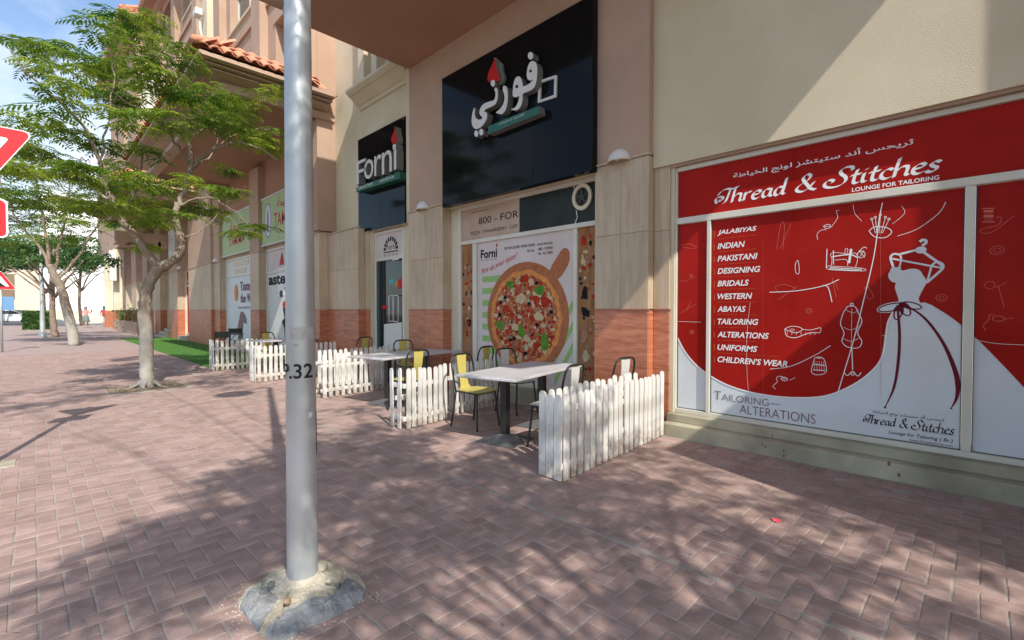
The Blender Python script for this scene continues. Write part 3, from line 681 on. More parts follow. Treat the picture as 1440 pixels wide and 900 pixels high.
flat(dr, disc(at_x(1295, 351.5, GX).y, at_x(1295, 351.5, GX).z, .038, .03), GX-.0014)
def loop(c, ax, ay, ang, n=18):
    ca, sa = math.cos(ang), math.sin(ang); return [(c[0]+ax*math.cos(t)*ca-ay*math.sin(t)*sa, c[1]+ax*math.cos(t)*sa+ay*math.sin(t)*ca) for t in [2*math.pi*i/n for i in range(n+1)]]
bows = [((150, 722), .095, .032, .25), ((212, 770), .026, .062, -.2), ((275, 740), .03, .06, .45), ((335, 705), .068, .026, -.3)]
for (x, y), ax, ay, an in bows:
    c = yz(K([(x, y)]), GX)[0]; flat(dr, loop(c, ax+.012, ay+.012, -an)[:-1], GX-.0016)
obj('film_dress', dr, 'posterwhite', ts)
rb = MB()
for (x, y), ax, ay, an in bows:
    c = yz(K([(x, y)]), GX)[0]; stroke(rb, loop(c, ax, ay, -an), GX-.002, .011)
for pts, ws in (([(1262, 429), (1265, 470), (1263, 510), (1257, 545), (1244, 574)], [.016, .021, .022, .018, .003]), ([(1272, 428), (1300, 447), (1325, 480), (1341, 515), (1347, 540), (1345, 560), (1337, 575)], [.008, .018, .022, .030, .034, .020, .003])):
    P = smooth_pts(yz(pts, GX), 5); W = [ws[min(int(i/(len(P)-1)*(len(ws)-1)), len(ws)-2)]+(ws[min(int(i/(len(P)-1)*(len(ws)-1))+1, len(ws)-1)]-ws[min(int(i/(len(P)-1)*(len(ws)-1)), len(ws)-2)])*((i/(len(P)-1)*(len(ws)-1)) % 1) for i in range(len(P))]
    stroke(rb, P, GX-.002, W)
obj('film_ribbon', rb, 'ribbon', ts)
# tailoring motifs and thread lines
mo = MB(); mf = MB()
def S(pts, w_=.008, mb=mo, k=4): stroke(mb, smooth_pts(yz(pts, GX), k), GX-.001, w_*.62)
def ring(px, py, r, w_=.006, mb=mf, sq=1.): c = at_x(px, py, GX); stroke(mb, disc(c.y, c.z, r, r*sq, 16)+[(c.y+r, c.z)], GX-.001, w_*.62)
S([(1162, 377), (1163, 350)], .012); S([(1167, 376), (1212, 379)], .012); S([(1170, 361), (1195, 358), (1205, 362)], .016); S([(1194, 370), (1197, 350)], .03); S([(1172, 372), (1172, 352)], .012); S([(1205, 358), (1214, 348), (1219, 349)], .01); ring(1211, 358, .03, .008, mo); S([(1166, 378), (1212, 381)], .012)
S([(1222, 325), (1230, 333), (1245, 334), (1254, 326), (1246, 320), (1230, 319), (1222, 325)], .01)
for x in (1226, 1231, 1238, 1245, 1250): S([(1236+(x-1238)*.4, 328), (x, 303+abs(x-1238)*.5)], .007); ring(x, 302+abs(x-1238)*.5, .008, .008, mo)
S([(1121, 367), (1118.5, 372), (1119, 383), (1123, 385), (1124, 378), (1122.5, 367), (1121, 367)], .008)
S([(1150, 337), (1149, 330), (1154, 324), (1162, 323)], .007); ring(1163.5, 318.5, .028, .008, mo, .7); S([(1157, 318), (1170, 319)], .006); S([(1170, 318), (1178, 306), (1176, 297), (1180, 296)], .006)
S([(1192, 431), (1186, 440), (1182, 455), (1187, 468), (1184, 480), (1192, 488), (1207, 489), (1212, 480), (1206, 468), (1212, 452), (1207, 440), (1202, 431), (1192, 431)], .010); S([(1198, 489), (1199, 520)], .012); S([(1187, 524), (1192, 528), (1199, 522), (1206, 529), (1211, 524)], .010); ring(1198, 428, .012, .01, mo); ring(1199, 526, .012, .008, mo)
S([(1104, 463), (1106, 472), (1118, 475), (1130, 471), (1140, 468), (1153, 468)], .010); S([(1103, 463), (1112, 459), (1124, 460), (1128, 464), (1118, 468), (1104, 463)], .009); S([(1128, 463), (1140, 464), (1154, 461), (1153, 468)], .008); ring(1114, 464, .02, .006, mo, .5)
S([(1146, 503), (1158, 504), (1162, 522), (1152, 527), (1141, 523), (1146, 503)], .009); S([(1144, 512), (1160, 514)], .014); S([(1143, 520), (1160, 521)], .01); ring(1152, 503, .022, .007, mo, .35)
S([(1091, 547), (1087, 543), (1093, 537), (1092, 531), (1098, 529), (1104, 533)], .008); ring(1103, 533, .03, .009, mo, .6); S([(1110, 535), (1118, 531)], .006); S([(1099, 533), (1107, 533)], .006)
for x, y, r in ((1137.5, 437, .03), (1324, 419, .035), (973, 467, .025), (1402, 352, .04), (972, 388, .02)): ring(x, y, r, .006, mf, .85); ring(x, y, r*.5, .005, mf, .85)
S([(1092, 351), (1098, 316), (1103, 316), (1101, 350)], .006, mf); S([(1097, 350), (1112, 315)], .006, mf); S([(1098, 412), (1090, 404), (1104, 400), (1120, 406)], .006, mf); S([(1094, 422), (1122, 402)], .006, mf)
S([(1165, 405), (1172, 395), (1179, 408)], .006, mf); S([(1170, 390), (1176, 418)], .006, mf); S([(1219, 400), (1228, 417), (1220, 419), (1216, 403)], .006, mf)
S([(958, 345), (970, 343), (980, 348)], .008, mf); S([(960, 348), (979, 350)], .006, mf); S([(957, 440), (978, 428)], .006, mf); S([(965, 437), (972, 423)], .006, mf); S([(952, 395), (964, 395), (978, 389)], .005, mf)
# fine drawing on the bigger motifs
for pts in ([(1165, 374), (1211, 377), (1213, 381), (1166, 379), (1165, 374)], [(1169, 374), (1170, 364), (1168, 358), (1174, 355), (1192, 357), (1203, 356), (1206, 364), (1203, 376)], [(1174, 366), (1190, 365), (1192, 374)], [(1188, 356), (1189, 350), (1192, 350), (1192, 356)], [(1208, 352), (1216, 362)], [(1215, 352), (1208, 363)]): S(pts, .007)
for k in range(7): S([(1107+k*6.5, 466+.3*k), (1107+k*6.5, 471)], .005)
for k in range(5): S([(1146+k*3, 508), (1145+k*3.6, 522)], .004)
S([(1190, 436), (1200, 440), (1208, 436)], .005); S([(1186, 460), (1197, 464), (1209, 458)], .005); S([(1198, 434), (1197, 488)], .004); S([(1186, 476), (1197, 480), (1209, 475)], .005)
for k in range(6): S([(1385+k*2, 295), (1385+k*2, 311)], .003, mf)
# right hand pane motifs
S([(1381, 293), (1399, 293)], .012, mf); S([(1383, 297), (1397, 297)], .03, mf); S([(1383, 304), (1397, 304)], .03, mf); S([(1381, 312), (1399, 312)], .012, mf); S([(1400, 306), (1408, 306), (1404, 316), (1382, 322), (1380, 327), (1396, 326), (1426, 303)], .006, mf)
ring(1392, 401, .03, .006, mf); S([(1400, 404), (1416, 397)], .006, mf); S([(1404, 402), (1412, 432)], .006, mf)
S([(1386, 465), (1383, 458), (1390, 450), (1392, 443), (1399, 443)], .007, mf); ring(1404, 448, .035, .007, mf, .6); S([(1412, 449), (1426, 447)], .006, mf)
S([(1238, 306), (1239, 560)], .003, mf); S([(1073, 336), (1073, 570)], .002, mf)
# thread and needle lines
for pts, w_ in (([(1262, 332), (1290, 322), (1320, 300), (1330, 284)], .007), ([(1082, 411), (1120, 409), (1158, 402), (1180, 393)], .012), ([(1158, 401), (1165, 405), (1170, 425)], .012), ([(1083, 519), (1112, 515), (1145, 500), (1168, 486)], .009), ([(1055, 425), (1050, 480), (1052, 545), (1060, 570)], .004), ([(1241, 285), (1236, 310), (1229, 360), (1215, 420), (1200, 480), (1178, 553)], .012), ([(1350, 459), (1320, 465), (1280, 471), (1240, 472)], .004), ([(1372, 478), (1400, 483), (1440, 485)], .005), ([(952, 452), (986, 453)], .005), ([(1200, 288), (1202, 300), (1212, 311)], .005), ([(1268, 290), (1272, 300), (1255, 315)], .005)): S(pts, w_)
obj('film_motifs', mo, 'printwhite', ts); obj('film_faint_motifs', mf, 'printfaint', ts)
# ================================================================== PIZZA SHOP WINDOW
pw = thing('shopfront', (5.42, 5.2, .25), 'restaurant window filled with a printed picture of a pizza on a round wooden board', 'shopfront')
fr = MB(); bar(fr, 6.64, 6.70, .25, 3.26); bar(fr, 3.66, 6.638, 3.205, 3.26); bar(fr, 3.66, 6.638, 2.60, 2.665); bar(fr, 3.66, 6.638, .25, .31)
bar(fr, 6.215, 6.315, .312, 2.598); bar(fr, 4.07, 4.135, .312, 2.598); bar(fr, 3.645, 3.70, .25, 3.26) ; obj('frame', fr, 'aluminium', pw)
wall((5.40, 6.70, .0), (5.8, 6.92, 3.262), 'cream', 'jamb'); wall((5.26, 3.66, .0), (5.5, 6.69, .248), 'plinth', 'sill')
obj('poster_strip', MB().box((GX+.003, 6.317, .31), (GX+.01, 6.638, 2.6)), 'woodprint', pw); obj('poster_strip', MB().box((GX+.003, 3.70, .31), (GX+.01, 4.068, 2.6)), 'woodprint', pw)
obj('poster', MB().box((GX+.003, 4.137, .31), (GX+.01, 6.213, 2.6)), 'forniposter', pw)
y_cut = at_x(730, 300, GX).y
obj('poster_strip', MB().box((GX+.003, y_cut, 2.667), (GX+.01, 6.638, 3.203)), 'oldposter', pw); obj('dark_panel', MB().box((GX+.003, 3.70, 2.667), (GX+.01, y_cut-.004, 3.203)), 'darkpanel', pw)
ct = at_x(819.5, 277, GX); ven = MB().raw([], []) ; ven = MB(); 
flat(ven, disc(ct.y, ct.z, .165, .185, 28), GX-.03, [disc(ct.y, ct.z, .115, .13, 28)[::-1]], .03); obj('vent_ring', ven, 'cream', pw)
flat(v2 := MB(), disc(ct.y, ct.z, .115, .13, 20), GX-.004); obj('vent_grille', v2, 'darkpanel', pw)
for k in range(5): obj('vent_blade', MB().tube([(GX-.012, ct.y, ct.z), (GX-.012, ct.y+.10*math.cos(k*1.257+.3), ct.z+.11*math.sin(k*1.257+.3))], .018, 6), 'alum_dark', pw)
cab = MB(); p = at_x(811, 296, GX); cab.tube([(GX-.01, p.y, p.z), (GX-.01, p.y-.02, p.z-.1), (GX-.01, p.y+.03, p.z-.2)], .008, 5); p = at_x(808, 262, GX); cab.tube([(GX-.01, p.y, p.z+.07), (GX-.01, p.y, p.z-.03)], .008, 5); obj('cable', cab, 'pale', pw)
tx = MB(); text_px(tx, '800 - FOR', (673, 316), (729, 295), GX, bold=.004); p = at_x(662, 331, GX); q = at_x(728, 320, GX); text_x(tx, 'PIZZA · MANAKEESH · COF', (p.y, p.z), (q.y, p.z+.055), GX, bold=0)
stroke(tx, yz([(664, 299), (688, 294)], GX), GX, .008); p = at_x(676, 362.5, GX); q = at_x(699, 349, GX); text_x(tx, 'Forni', (p.y, p.z-.02), (q.y, p.z+.13), GX, bold=.03)
p = at_x(677, 364.5, GX); text_x(tx, 'P I Z Z A', (p.y, p.z-.035), (q.y, p.z-.012), GX, bold=0)
for t_, x0, x1, y_ in (('www.forni.ae', 755, 777, 345), ('800 - FORNI', 757, 777, 352), ('04 - 451 9878', 757, 777, 358.5), ('FOR FREE DELIVERY ORDER ONLINE', 709, 752, 351), ('OR CALL', 741, 752, 354.5)):
    p = at_x(x0, y_, GX); q = at_x(x1, y_, GX); text_x(tx, t_, (p.y, p.z-.005), (q.y, p.z+.038), GX, bold=.008)
obj('lettering', tx, 'printblack', pw)
tx = MB(); p = at_x(677, 385, GX); q = at_x(727, 360, GX)
vs, fs = text_geo('Fire up your taste!', 0, .3); x0 = min(v[0] for v in vs); x1 = max(v[0] for v in vs)
tx.raw([(GX, p.y+(q.y-p.y)*(v[0]-x0)/(x1-x0), p.z-.01+(.22)*(v[0]-x0)/(x1-x0)+v[1]*.13) for v in vs], fs)
flat(tx, disc(at_x(698.6, 345, GX).y, at_x(698.6, 345, GX).z, .02, .03, 8), GX); obj('lettering', tx, 'signred', pw)
# printed pizza
pc = at_x(739.5, 440, GX); cy, cz, br_ = 5.10, 1.33, .87
st = MB()
for i in range(9):
    z = 2.02-i*.2; obj('printed_stripe', MB().box((GX+.0015, 5.55, z), (GX+.0025, 6.10, z-.10)), 'stripegreen', pw)
for i in range(3): st.face([(GX+.0015, 4.14, .9+i*.3), (GX+.0015, 4.14, 1.03+i*.3), (GX+.0015, 4.5+i*.02, .45+i*.3), (GX+.0015, 4.5+i*.02, .32+i*.3)])
obj('printed_cloth', st, 'stripegreen', pw)
bo = MB(); flat(bo, disc(cy, cz, br_, br_, 48), GX+.0005)
h0 = yz([(781, 388), (789, 396), (799, 372), (801, 356), (797, 349), (791, 350), (786, 357)], GX); flat(bo, smooth_pts([(4.60, 2.02), (4.44, 1.90)]+h0[2:], 3, True), GX+.0009); obj('printed_board', bo, 'board', pw)
cu = MB(); flat(cu, [(cy+.02+(.755+.012*math.sin(k*5.1)+.01*math.sin(k*2.3))*math.cos(k*math.pi/36), cz-.01+(.755+.012*math.sin(k*5.1))*math.sin(k*math.pi/36)) for k in range(72)], GX-.0002); obj('printed_crust', cu, 'crust', pw)
sa = MB(); flat(sa, [(cy+.02+(.68+.02*math.sin(k*3.7))*math.cos(k*math.pi/36), cz-.01+(.68+.02*math.sin(k*3.7))*math.sin(k*math.pi/36)) for k in range(72)], GX-.0006); obj('printed_sauce', sa, 'sauce', pw)
rs = random.Random(5)
def blob(mb, y, z, r, X, sq=1., n=9, ang=0):
    pts = []
    for i in range(n):
        a_ = 2*math.pi*i/n; rr = r*rs.uniform(.72, 1.1); u, v = rr*math.cos(a_), rr*sq*math.sin(a_); pts.append((y+u*math.cos(ang)-v*math.sin(ang), z+u*math.sin(ang)+v*math.cos(ang)))
    flat(mb, pts, X)
tops = {'cheese': MB(), 'tomato': MB(), 'mushroom': MB(), 'basil': MB(), 'olive': MB()}
for k, (mt, cnt, r0, r1, dx) in enumerate((('mushroom', 95, .03, .06, -.0009), ('tomato', 150, .02, .055, -.0012), ('cheese', 90, .02, .06, -.0015), ('tomato', 70, .02, .045, -.0018), ('olive', 22, .012, .03, -.0019), ('cheese', 150, .008, .02, -.0021), ('basil', 45, .008, .02, -.0022))):
    for i in range(cnt):
        a_ = rs.uniform(0, 6.283); rr = .66*math.sqrt(rs.random()); blob(tops[mt], cy+.02+rr*math.cos(a_), cz-.01+rr*math.sin(a_), rs.uniform(r0, r1), GX+dx-i*2e-7, rs.uniform(.5, 1), 8, rs.uniform(0, 3))
for x, y in ((755, 398), (711, 418), (704, 425), (744, 427), (703, 442), (775, 439), (755, 457), (723, 476), (718, 478), (739, 497)):
    c = at_x(x, y, GX); blob(tops['olive'], c.y, c.z, .045, GX-.0026, .8, 12)
for x, y, r, s_, an in ((717, 400, .085, .75, .4), (758, 408, .11, .65, .1), (703, 457, .09, .85, .2), (733, 465, .11, .6, 1.2), (766, 480, .14, .55, 1.5), (757, 470, .03, .6, 0)):
    c = at_x(x, y, GX); pts = [(r*math.cos(t), r*s_*math.sin(t)*(1-.35*math.cos(t))) for t in [2*math.pi*i/14 for i in range(14)]]
    flat(tops['basil'], [(c.y+u*math.cos(an)-v*math.sin(an), c.z+u*math.sin(an)+v*math.cos(an)) for u, v in pts], GX-.003)
for x, y, r in ((738, 392, .1), (766, 423, .11), (753, 420, .08), (712, 433, .08), (748, 448, .07), (720, 443, .08), (755, 485, .08), (712, 480, .07)):
    c = at_x(x, y, GX); blob(tops['tomato'], c.y, c.z, r, GX-.0024, .7, 12)
for x, y, r in ((733, 420, .13), (757, 445, .11), (725, 460, .09), (746, 395, .06)): c = at_x(x, y, GX); blob(tops['cheese'], c.y, c.z, r, GX-.0023, .7, 12)
for mt, mb_ in tops.items(): obj('printed_topping', mb_, mt, pw)
# food pictures on the side strips
sd = {'tomato': MB(), 'cheese': MB(), 'olive': MB(), 'mushroom': MB()}
for mt, x, y, r in (('tomato', 820.5, 340, .12), ('cheese', 820, 368, .14), ('cheese', 816, 380, .09), ('olive', 816, 392, .10), ('olive', 822, 412, .09), ('olive', 820, 436, .08), ('olive', 826, 440, .06), ('mushroom', 820, 470, .12), ('cheese', 824, 500, .1), ('mushroom', 659, 378, .08), ('olive', 662, 412, .05), ('mushroom', 659, 415, .09), ('tomato', 660, 455, .06), ('mushroom', 659, 490, .07), ('olive', 660, 454, .09)):
    c = at_x(x, y, GX); r = min(r, 4.06-c.y if c.y < 4.1 else r, c.y-3.71 if c.y < 4.1 else 6.63-c.y, r if c.y < 4.1 else c.y-6.32); r = max(r, .03); [blob(sd[mt], c.y+rs.uniform(-.35, .35)*r, c.z+rs.uniform(-.6, .6)*r, r*rs.uniform(.25, .7), GX-.0004-k_*4e-5, rs.uniform(.6, 1), 10, rs.uniform(0, 3)) for k_ in range(7)]
for k_ in range(110):
    y_ = rs.uniform(3.76, 4.02) if k_ < 70 else rs.uniform(6.36, 6.60); r_ = rs.uniform(.02, .05); blob(sd[rs.choice(('cheese', 'mushroom', 'mushroom', 'olive', 'tomato', 'mushroom'))], y_, rs.uniform(.4, 2.52), r_, GX-.0002-k_*1e-6, rs.uniform(.5, 1), 9, rs.uniform(0, 3))
for mt, mb_ in sd.items(): obj('printed_food', mb_, mt, pw)
# ================================================================== SIGNS
s1 = thing('shop_sign', (5.08, 5.2, 3.3), 'large black glass sign with raised white Arabic lettering and a red flame', 'shop sign')
for y0, y1 in ((3.60, 4.62), (4.622, 5.76), (5.762, 6.76)): obj('panel', MB().bevbox((5.08, y0, 3.24), (5.198, y1, 5.47), .003), 'signblack', s1)
LX = 4.95
A_ = lambda pts: crop(pts, 650, 60, 6.427)
def solid(name, px_pts, mat, parent, X=LX, holes=(), depth=.12, sm=3, back='lettersteel'):
    poly = smooth_pts(yz(A_(px_pts), X), sm, True); hl = [smooth_pts(yz(A_(h), X), 2, True) for h in holes]
    m = flat(MB(), poly, X, hl); o = obj(name, m, mat, parent)
    sd_ = MB()
    for lp in [poly]+hl:
        for i in range(len(lp)):
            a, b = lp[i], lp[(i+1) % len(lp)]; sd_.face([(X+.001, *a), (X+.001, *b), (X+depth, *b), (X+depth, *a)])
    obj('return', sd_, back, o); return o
dt = lambda x, y, rx, ry: [(x+rx*math.cos(k*math.pi/5), y+ry*math.sin(k*math.pi/5)) for k in range(10)]
solid('letter', [(635, 165), (665, 180), (678, 230), (676, 300), (668, 360), (645, 410), (600, 440), (548, 462), (545, 510), (535, 560), (510, 600), (480, 612), (440, 602), (470, 590), (495, 560), (510, 515), (515, 482), (490, 492), (465, 490), (455, 470), (458, 420), (465, 360), (485, 315), (515, 305), (535, 330), (545, 375), (550, 395), (600, 375), (640, 335), (615, 342), (592, 330), (583, 300), (585, 260), (595, 210), (612, 178)], 'letterwhite', s1, holes=([(603, 262), (618, 238), (631, 258), (616, 270)], [(478, 402), (494, 376), (509, 400), (492, 412)]))
solid('letter', [(375, 388), (400, 400), (410, 440), (412, 500), (405, 560), (390, 610), (360, 645), (335, 642), (305, 632), (340, 600), (370, 555), (382, 500), (375, 455), (365, 425), (368, 405)], 'letterwhite', s1)
solid('letter', [(300, 405), (318, 420), (322, 460), (318, 510), (300, 555), (260, 580), (215, 600), (198, 622), (222, 634), (223, 680), (205, 720), (170, 762), (130, 780), (100, 765), (85, 720), (88, 660), (98, 612), (110, 588), (116, 600), (113, 640), (122, 678), (150, 696), (178, 686), (176, 668), (160, 652), (155, 622), (170, 580), (200, 550), (250, 530), (285, 520), (298, 490), (300, 450), (290, 425)], 'letterwhite', s1)
for x, y, rx, ry in ((617, 118, 24, 34), (277, 365, 20, 32), (127, 822, 18, 30), (172, 808, 19, 30)): solid('dot', dt(x, y, rx, ry), 'letterwhite', s1)
solid('flame', [(290, 148), (270, 200), (245, 250), (228, 310), (235, 350), (262, 345), (285, 335), (310, 352), (332, 335), (328, 280), (312, 240), (300, 200), (308, 168)], 'signred', s1)
solid('flame_back_plate', [(288, 140), (325, 160), (355, 190), (360, 250), (378, 300), (372, 340), (350, 375), (310, 372), (255, 360), (300, 300)], 'lettersteel', s1, X=LX+.06, depth=.05)  # solid grey plate behind the red flame
solid('name_bar', [(232, 757), (462, 660), (693, 572), (696, 600), (700, 640), (460, 736), (235, 828), (233, 790)], 'signgreen', s1, sm=1)
tx = MB(); p = yz(A_([(325, 765)]), LX-.003)[0]; q = yz(A_([(562, 650)]), LX-.003)[0]; text_x(tx, arabic('كافتيريا و معجنات'), (p[0], p[1]+.02), (q[0], q[1]+.03), LX-.003, bold=.01); obj('lettering', tx, 'letterwhite', s1)
fp = [(688, 345), (850, 292), (845, 490), (682, 545)]; fi = [(705, 362), (832, 318), (828, 472), (702, 520)]
pf = flat(MB(), yz(A_(fp), 5.05), 5.05, [yz(A_(fi), 5.05)[::-1]], .029); obj('square_frame', pf, 'letterwhite', s1)
s2 = thing('shop_sign', (5.38, 9.3, 3.3), 'smaller black glass sign above the door with raised white Forni lettering and flame', 'shop sign')
for y0, y1 in ((8.385, 9.33), (9.332, 10.34)): obj('panel', MB().bevbox((5.36, y0, 3.225), (5.398, y1, 5.37), .003), 'signblack', s2)
LX2 = 5.17
def faced(name, m, X, mat, par):
    fr_, sd_ = MB(), MB()
    for f in m.f:
        P = [m.v[i] for i in f]; ((fr_ if all(abs(p[0]-X) < 1e-4 for p in P) else sd_)).face(P)
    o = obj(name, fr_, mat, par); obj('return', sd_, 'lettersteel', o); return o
def letter3d(ch, x0, x1, yb, yt, X, mat, par, bold=.0):
    a = at_x(x0, yb, X); b = at_x(x1, yb, X); c = at_x(x0, yt, X); m = MB(); text_x(m, ch, (a.y, a.z), (b.y, c.z), X, bold=bold, depth=.17); return faced('letter', m, X, mat, par)
for ch, x0, x1, yb, yt in (('F', 501, 514, 260, 228), ('o', 512, 525, 254, 227), ('r', 526.5, 536, 248, 220), ('n', 537, 551, 246, 215)): letter3d(ch, x0, x1, yb, yt, LX2, 'letterwhite', s2)
m = MB(); a = at_x(555.5, 239, LX2); b = at_x(555.5, 212, LX2)
poly = [(a.y+.045*math.cos(t), a.z+.045+.045*math.sin(t)) for t in [math.pi+k*math.pi/6 for k in range(7)]]+[(b.y+.045*math.cos(t), b.z+.045*math.sin(t)) for t in [k*math.pi/6 for k in range(7)]]
faced('letter', flat(m, poly, LX2, depth=.17), LX2, 'letterwhite', s2); c = at_x(554.5, 206, LX2); faced('dot', flat(MB(), disc(c.y, c.z, .06, .075), LX2, depth=.17), LX2, 'letterwhite', s2)
faced('flame', flat(MB(), smooth_pts(yz([(555.5, 178), (553.5, 186), (550.5, 193), (550.5, 199), (553, 203), (556.5, 201.5), (558.5, 197), (557.5, 190), (556, 184)], LX2), 3, True), LX2, depth=.14), LX2, 'signred', s2)
gb = yz([(501, 264), (562, 241), (562, 251), (501, 270)], LX2-.01); obj('name_bar', flat(MB(), gb, LX2-.01, depth=.18), 'signgreen', s2)
tx = MB(); p = at_x(504, 267, LX2-.013); q = at_x(524, 261, LX2-.013); text_x(tx, 'Cafeteria & Pastries', (p.y, p.z), (q.y, p.z+.07), LX2-.013); p = at_x(534, 257, LX2-.013); q = at_x(554, 251, LX2-.013); text_x(tx, 'www.forni.ae', (p.y, p.z), (q.y, p.z+.07), LX2-.013); obj('lettering', tx, 'letterwhite', s2)
# wall lamps
def wall_lamp(y, z, X, label):
    t = thing('wall_lamp', (X, y, z), label, 'wall lamp', 'half round wall lamps along the arcade piers')
    m = MB(); n = 12; rows_ = []
    for i in range(7):
        ph = math.pi/2*i/6; rows_.append([(X-.13*math.cos(ph)*math.sin(math.pi*j/n), y+.155*math.cos(ph)*math.cos(math.pi*j/n), z+.16*math.sin(ph)) for j in range(n+1)])
    for r0, r1 in zip(rows_, rows_[1:]):
        for j in range(n): m.face([r0[j], r0[j+1], r1[j+1], r1[j]])
    obj('shade', m, 'letterwhite', t, smooth=True); rm = MB(); rm.tube([(X-.135*math.sin(math.pi*j/n), y+.16*math.cos(math.pi*j/n), z) for j in range(n+1)], .009, 6); obj('rim', rm, 'cream', t)
    obj('bulb', MB().lathe([(.01, z+.09), (.035, z+.05), (.03, z+.01), (.005, z)], X-.06, y, 8), 'pale', t)
wall_lamp(3.27, 3.30, 5.20, 'half round white lamp on the pier between red tailor shop and pizza window')
wall_lamp(7.50, 3.33, 5.20, 'half round white lamp on the pier between pizza window and glass door')
wall_lamp(12.1, 3.36, 4.93, 'half round white lamp beside the grey pole on projecting salmon pilaster')
wall_lamp(21.8, 3.36, 5.20, 'half round white lamp on the pier under the green signs')
wall_lamp(27.6, 3.42, 5.05, 'half round white lamp above the narrow red shop window')
# ================================================================== GLASS DOOR
gd = thing('glass_door', (5.55, 9.25, 0), 'glass shop door with long steel pull handles and a Forni logo panel above', 'door')
fr = MB(); fr.bevbox((5.50, 9.80, 0), (5.60, 9.86, 3.20), .003); fr.bevbox((5.50, 8.66, 0), (5.60, 8.72, 3.20), .003); fr.bevbox((5.50, 8.722, 2.545), (5.60, 9.798, 2.62), .003); fr.bevbox((5.50, 8.722, 3.14), (5.60, 9.798, 3.20), .003); obj('frame', fr, 'aluminium', gd)
obj('leaf_stile', MB().bevbox((5.51, 9.70, 0), (5.59, 9.798, 2.543), .003), 'window_glass', gd)
obj('pane', MB().box((5.555, 8.722, .01), (5.565, 9.70, 2.545)), 'glassdark', gd); obj('logo_panel', MB().box((5.53, 8.722, 2.622), (5.54, 9.798, 3.14)), 'forniposter', gd)
DX = 5.528
tx = MB(); c = at_x(549.5, 352, DX); R0, R1 = .30, .21
for k in range(9):
    a0 = math.pi*(k+.12)/9; a1 = math.pi*(k+.85)/9; tx.face([(DX, c.y+r_*math.cos(t), c.z+r_*math.sin(t)) for r_, t in ((R0, a0), (R0, a1), (R1, a1), (R1, a0))])
stroke(tx, [(c.y+R0, c.z-.03), (c.y-R0, c.z-.03)], DX, .025); text_x(tx, 'Forni', (c.y+.17, c.z+.02), (c.y-.2, c.z+.14), DX, bold=.0); text_x(tx, 'P I Z Z A', (c.y+.28, c.z-.13), (c.y-.28, c.z-.08), DX, bold=0); obj('lettering', tx, 'printblack', gd)
hb = MB()
for x in (547, 553, 560):
    a = at_x(x, 416, 5.5); b = at_x(x, 452, 5.5); hb.tube([(5.50, a.y, a.z), (5.50, a.y, b.z)], .014, 8)
a = at_x(547, 416, 5.5); b = at_x(553, 452, 5.5); hb.tube([(5.5, a.y, a.z), (5.5, at_x(560, 416, 5.5).y, a.z)], .012, 6); hb.tube([(5.5, a.y, b.z), (5.5, at_x(560, 416, 5.5).y, b.z)], .012, 6); obj('handle', hb, 'letterwhite', gd, smooth=True)
for mt, pts in (('teal', [(547, 393), (554, 393), (554, 400), (547, 400)]), ('signred', [(560, 393), (566.5, 392), (567, 405), (560, 407)]), ('crust', [(555, 396), (559.5, 395), (559.5, 402), (555, 402)]), ('signred', [(537, 430), (545, 429), (545, 434), (537, 434)]), ('teal', [(567, 416), (568, 416), (568, 424), (566, 424)]), ('pale', [(540, 456), (565, 453), (565, 490), (540, 493)])):
    obj('sticker' if mt != 'pale' else 'counter', flat(MB(), yz(pts, 5.552), 5.552), mt, gd)
a = at_x(556, 364, 5.5); obj('spotlight', MB().bevbox((5.49, a.y-.12, a.z-.03), (5.53, a.y+.12, a.z+.02), .01), 'letterwhite', gd)
wall((5.66, 8.6, 0), (5.9, 9.9, 3.22), 'alum_dark', 'lobby')
# ================================================================== SHOPS UNDER THE SECOND CANOPY
def green_sign(y0, y1, X, label):
    t = thing('shop_sign', (X, (y0+y1)/2, 3.54), label, 'shop sign', 'pale green shop signs under the second canopy')
    obj('panel', MB().bevbox((X, y0, 3.54), (X+.09, y1, 4.98), .004), 'shopgreen', t)
    fr_ = MB(); fr_.box((X-.02, y0-.03, 3.50), (X+.09, y1+.03, 3.538)); fr_.box((X-.02, y0-.03, 4.982), (X+.09, y1+.03, 5.03)); obj('frame', fr_, 'pale', t); return t
g1 = green_sign(13.4, 16.72, 5.30, 'green sign with purple oval figure and red lettering, half hidden by the grey pole')
c = at_x(377.5, 318, 5.297); fl = MB(); flat(fl, disc(16.15, 4.28, .30, .56, 24), 5.297, [disc(16.15, 4.28, .25, .5, 24)[::-1]]); flat(fl, disc(16.15, 4.25, .09, .4, 12), 5.297); obj('emblem', fl, 'violet', g1)
fl = MB(); flat(fl, disc(16.15, 4.28, .25, .5, 24), 5.2985); obj('emblem_ground', fl, 'letterwhite', g1)
tx = MB(); text_x(tx, 'TAMIMA', (15.6, 4.0), (13.8, 4.42), 5.297, bold=.01); text_x(tx, arabic('تميمة'), (15.3, 4.5), (14.3, 4.85), 5.297); obj('lettering', tx, 'signred', g1)
g2 = green_sign(17.66, 21.33, 5.30, 'plain pale green sign with small red lettering behind the tree branches')
tx = MB(); text_x(tx, arabic('تميمة'), (20.2, 4.3), (18.8, 4.75), 5.297); text_x(tx, 'TAMIMA', (20.4, 3.85), (18.5, 4.12), 5.297); obj('lettering', tx, 'signred', g2)
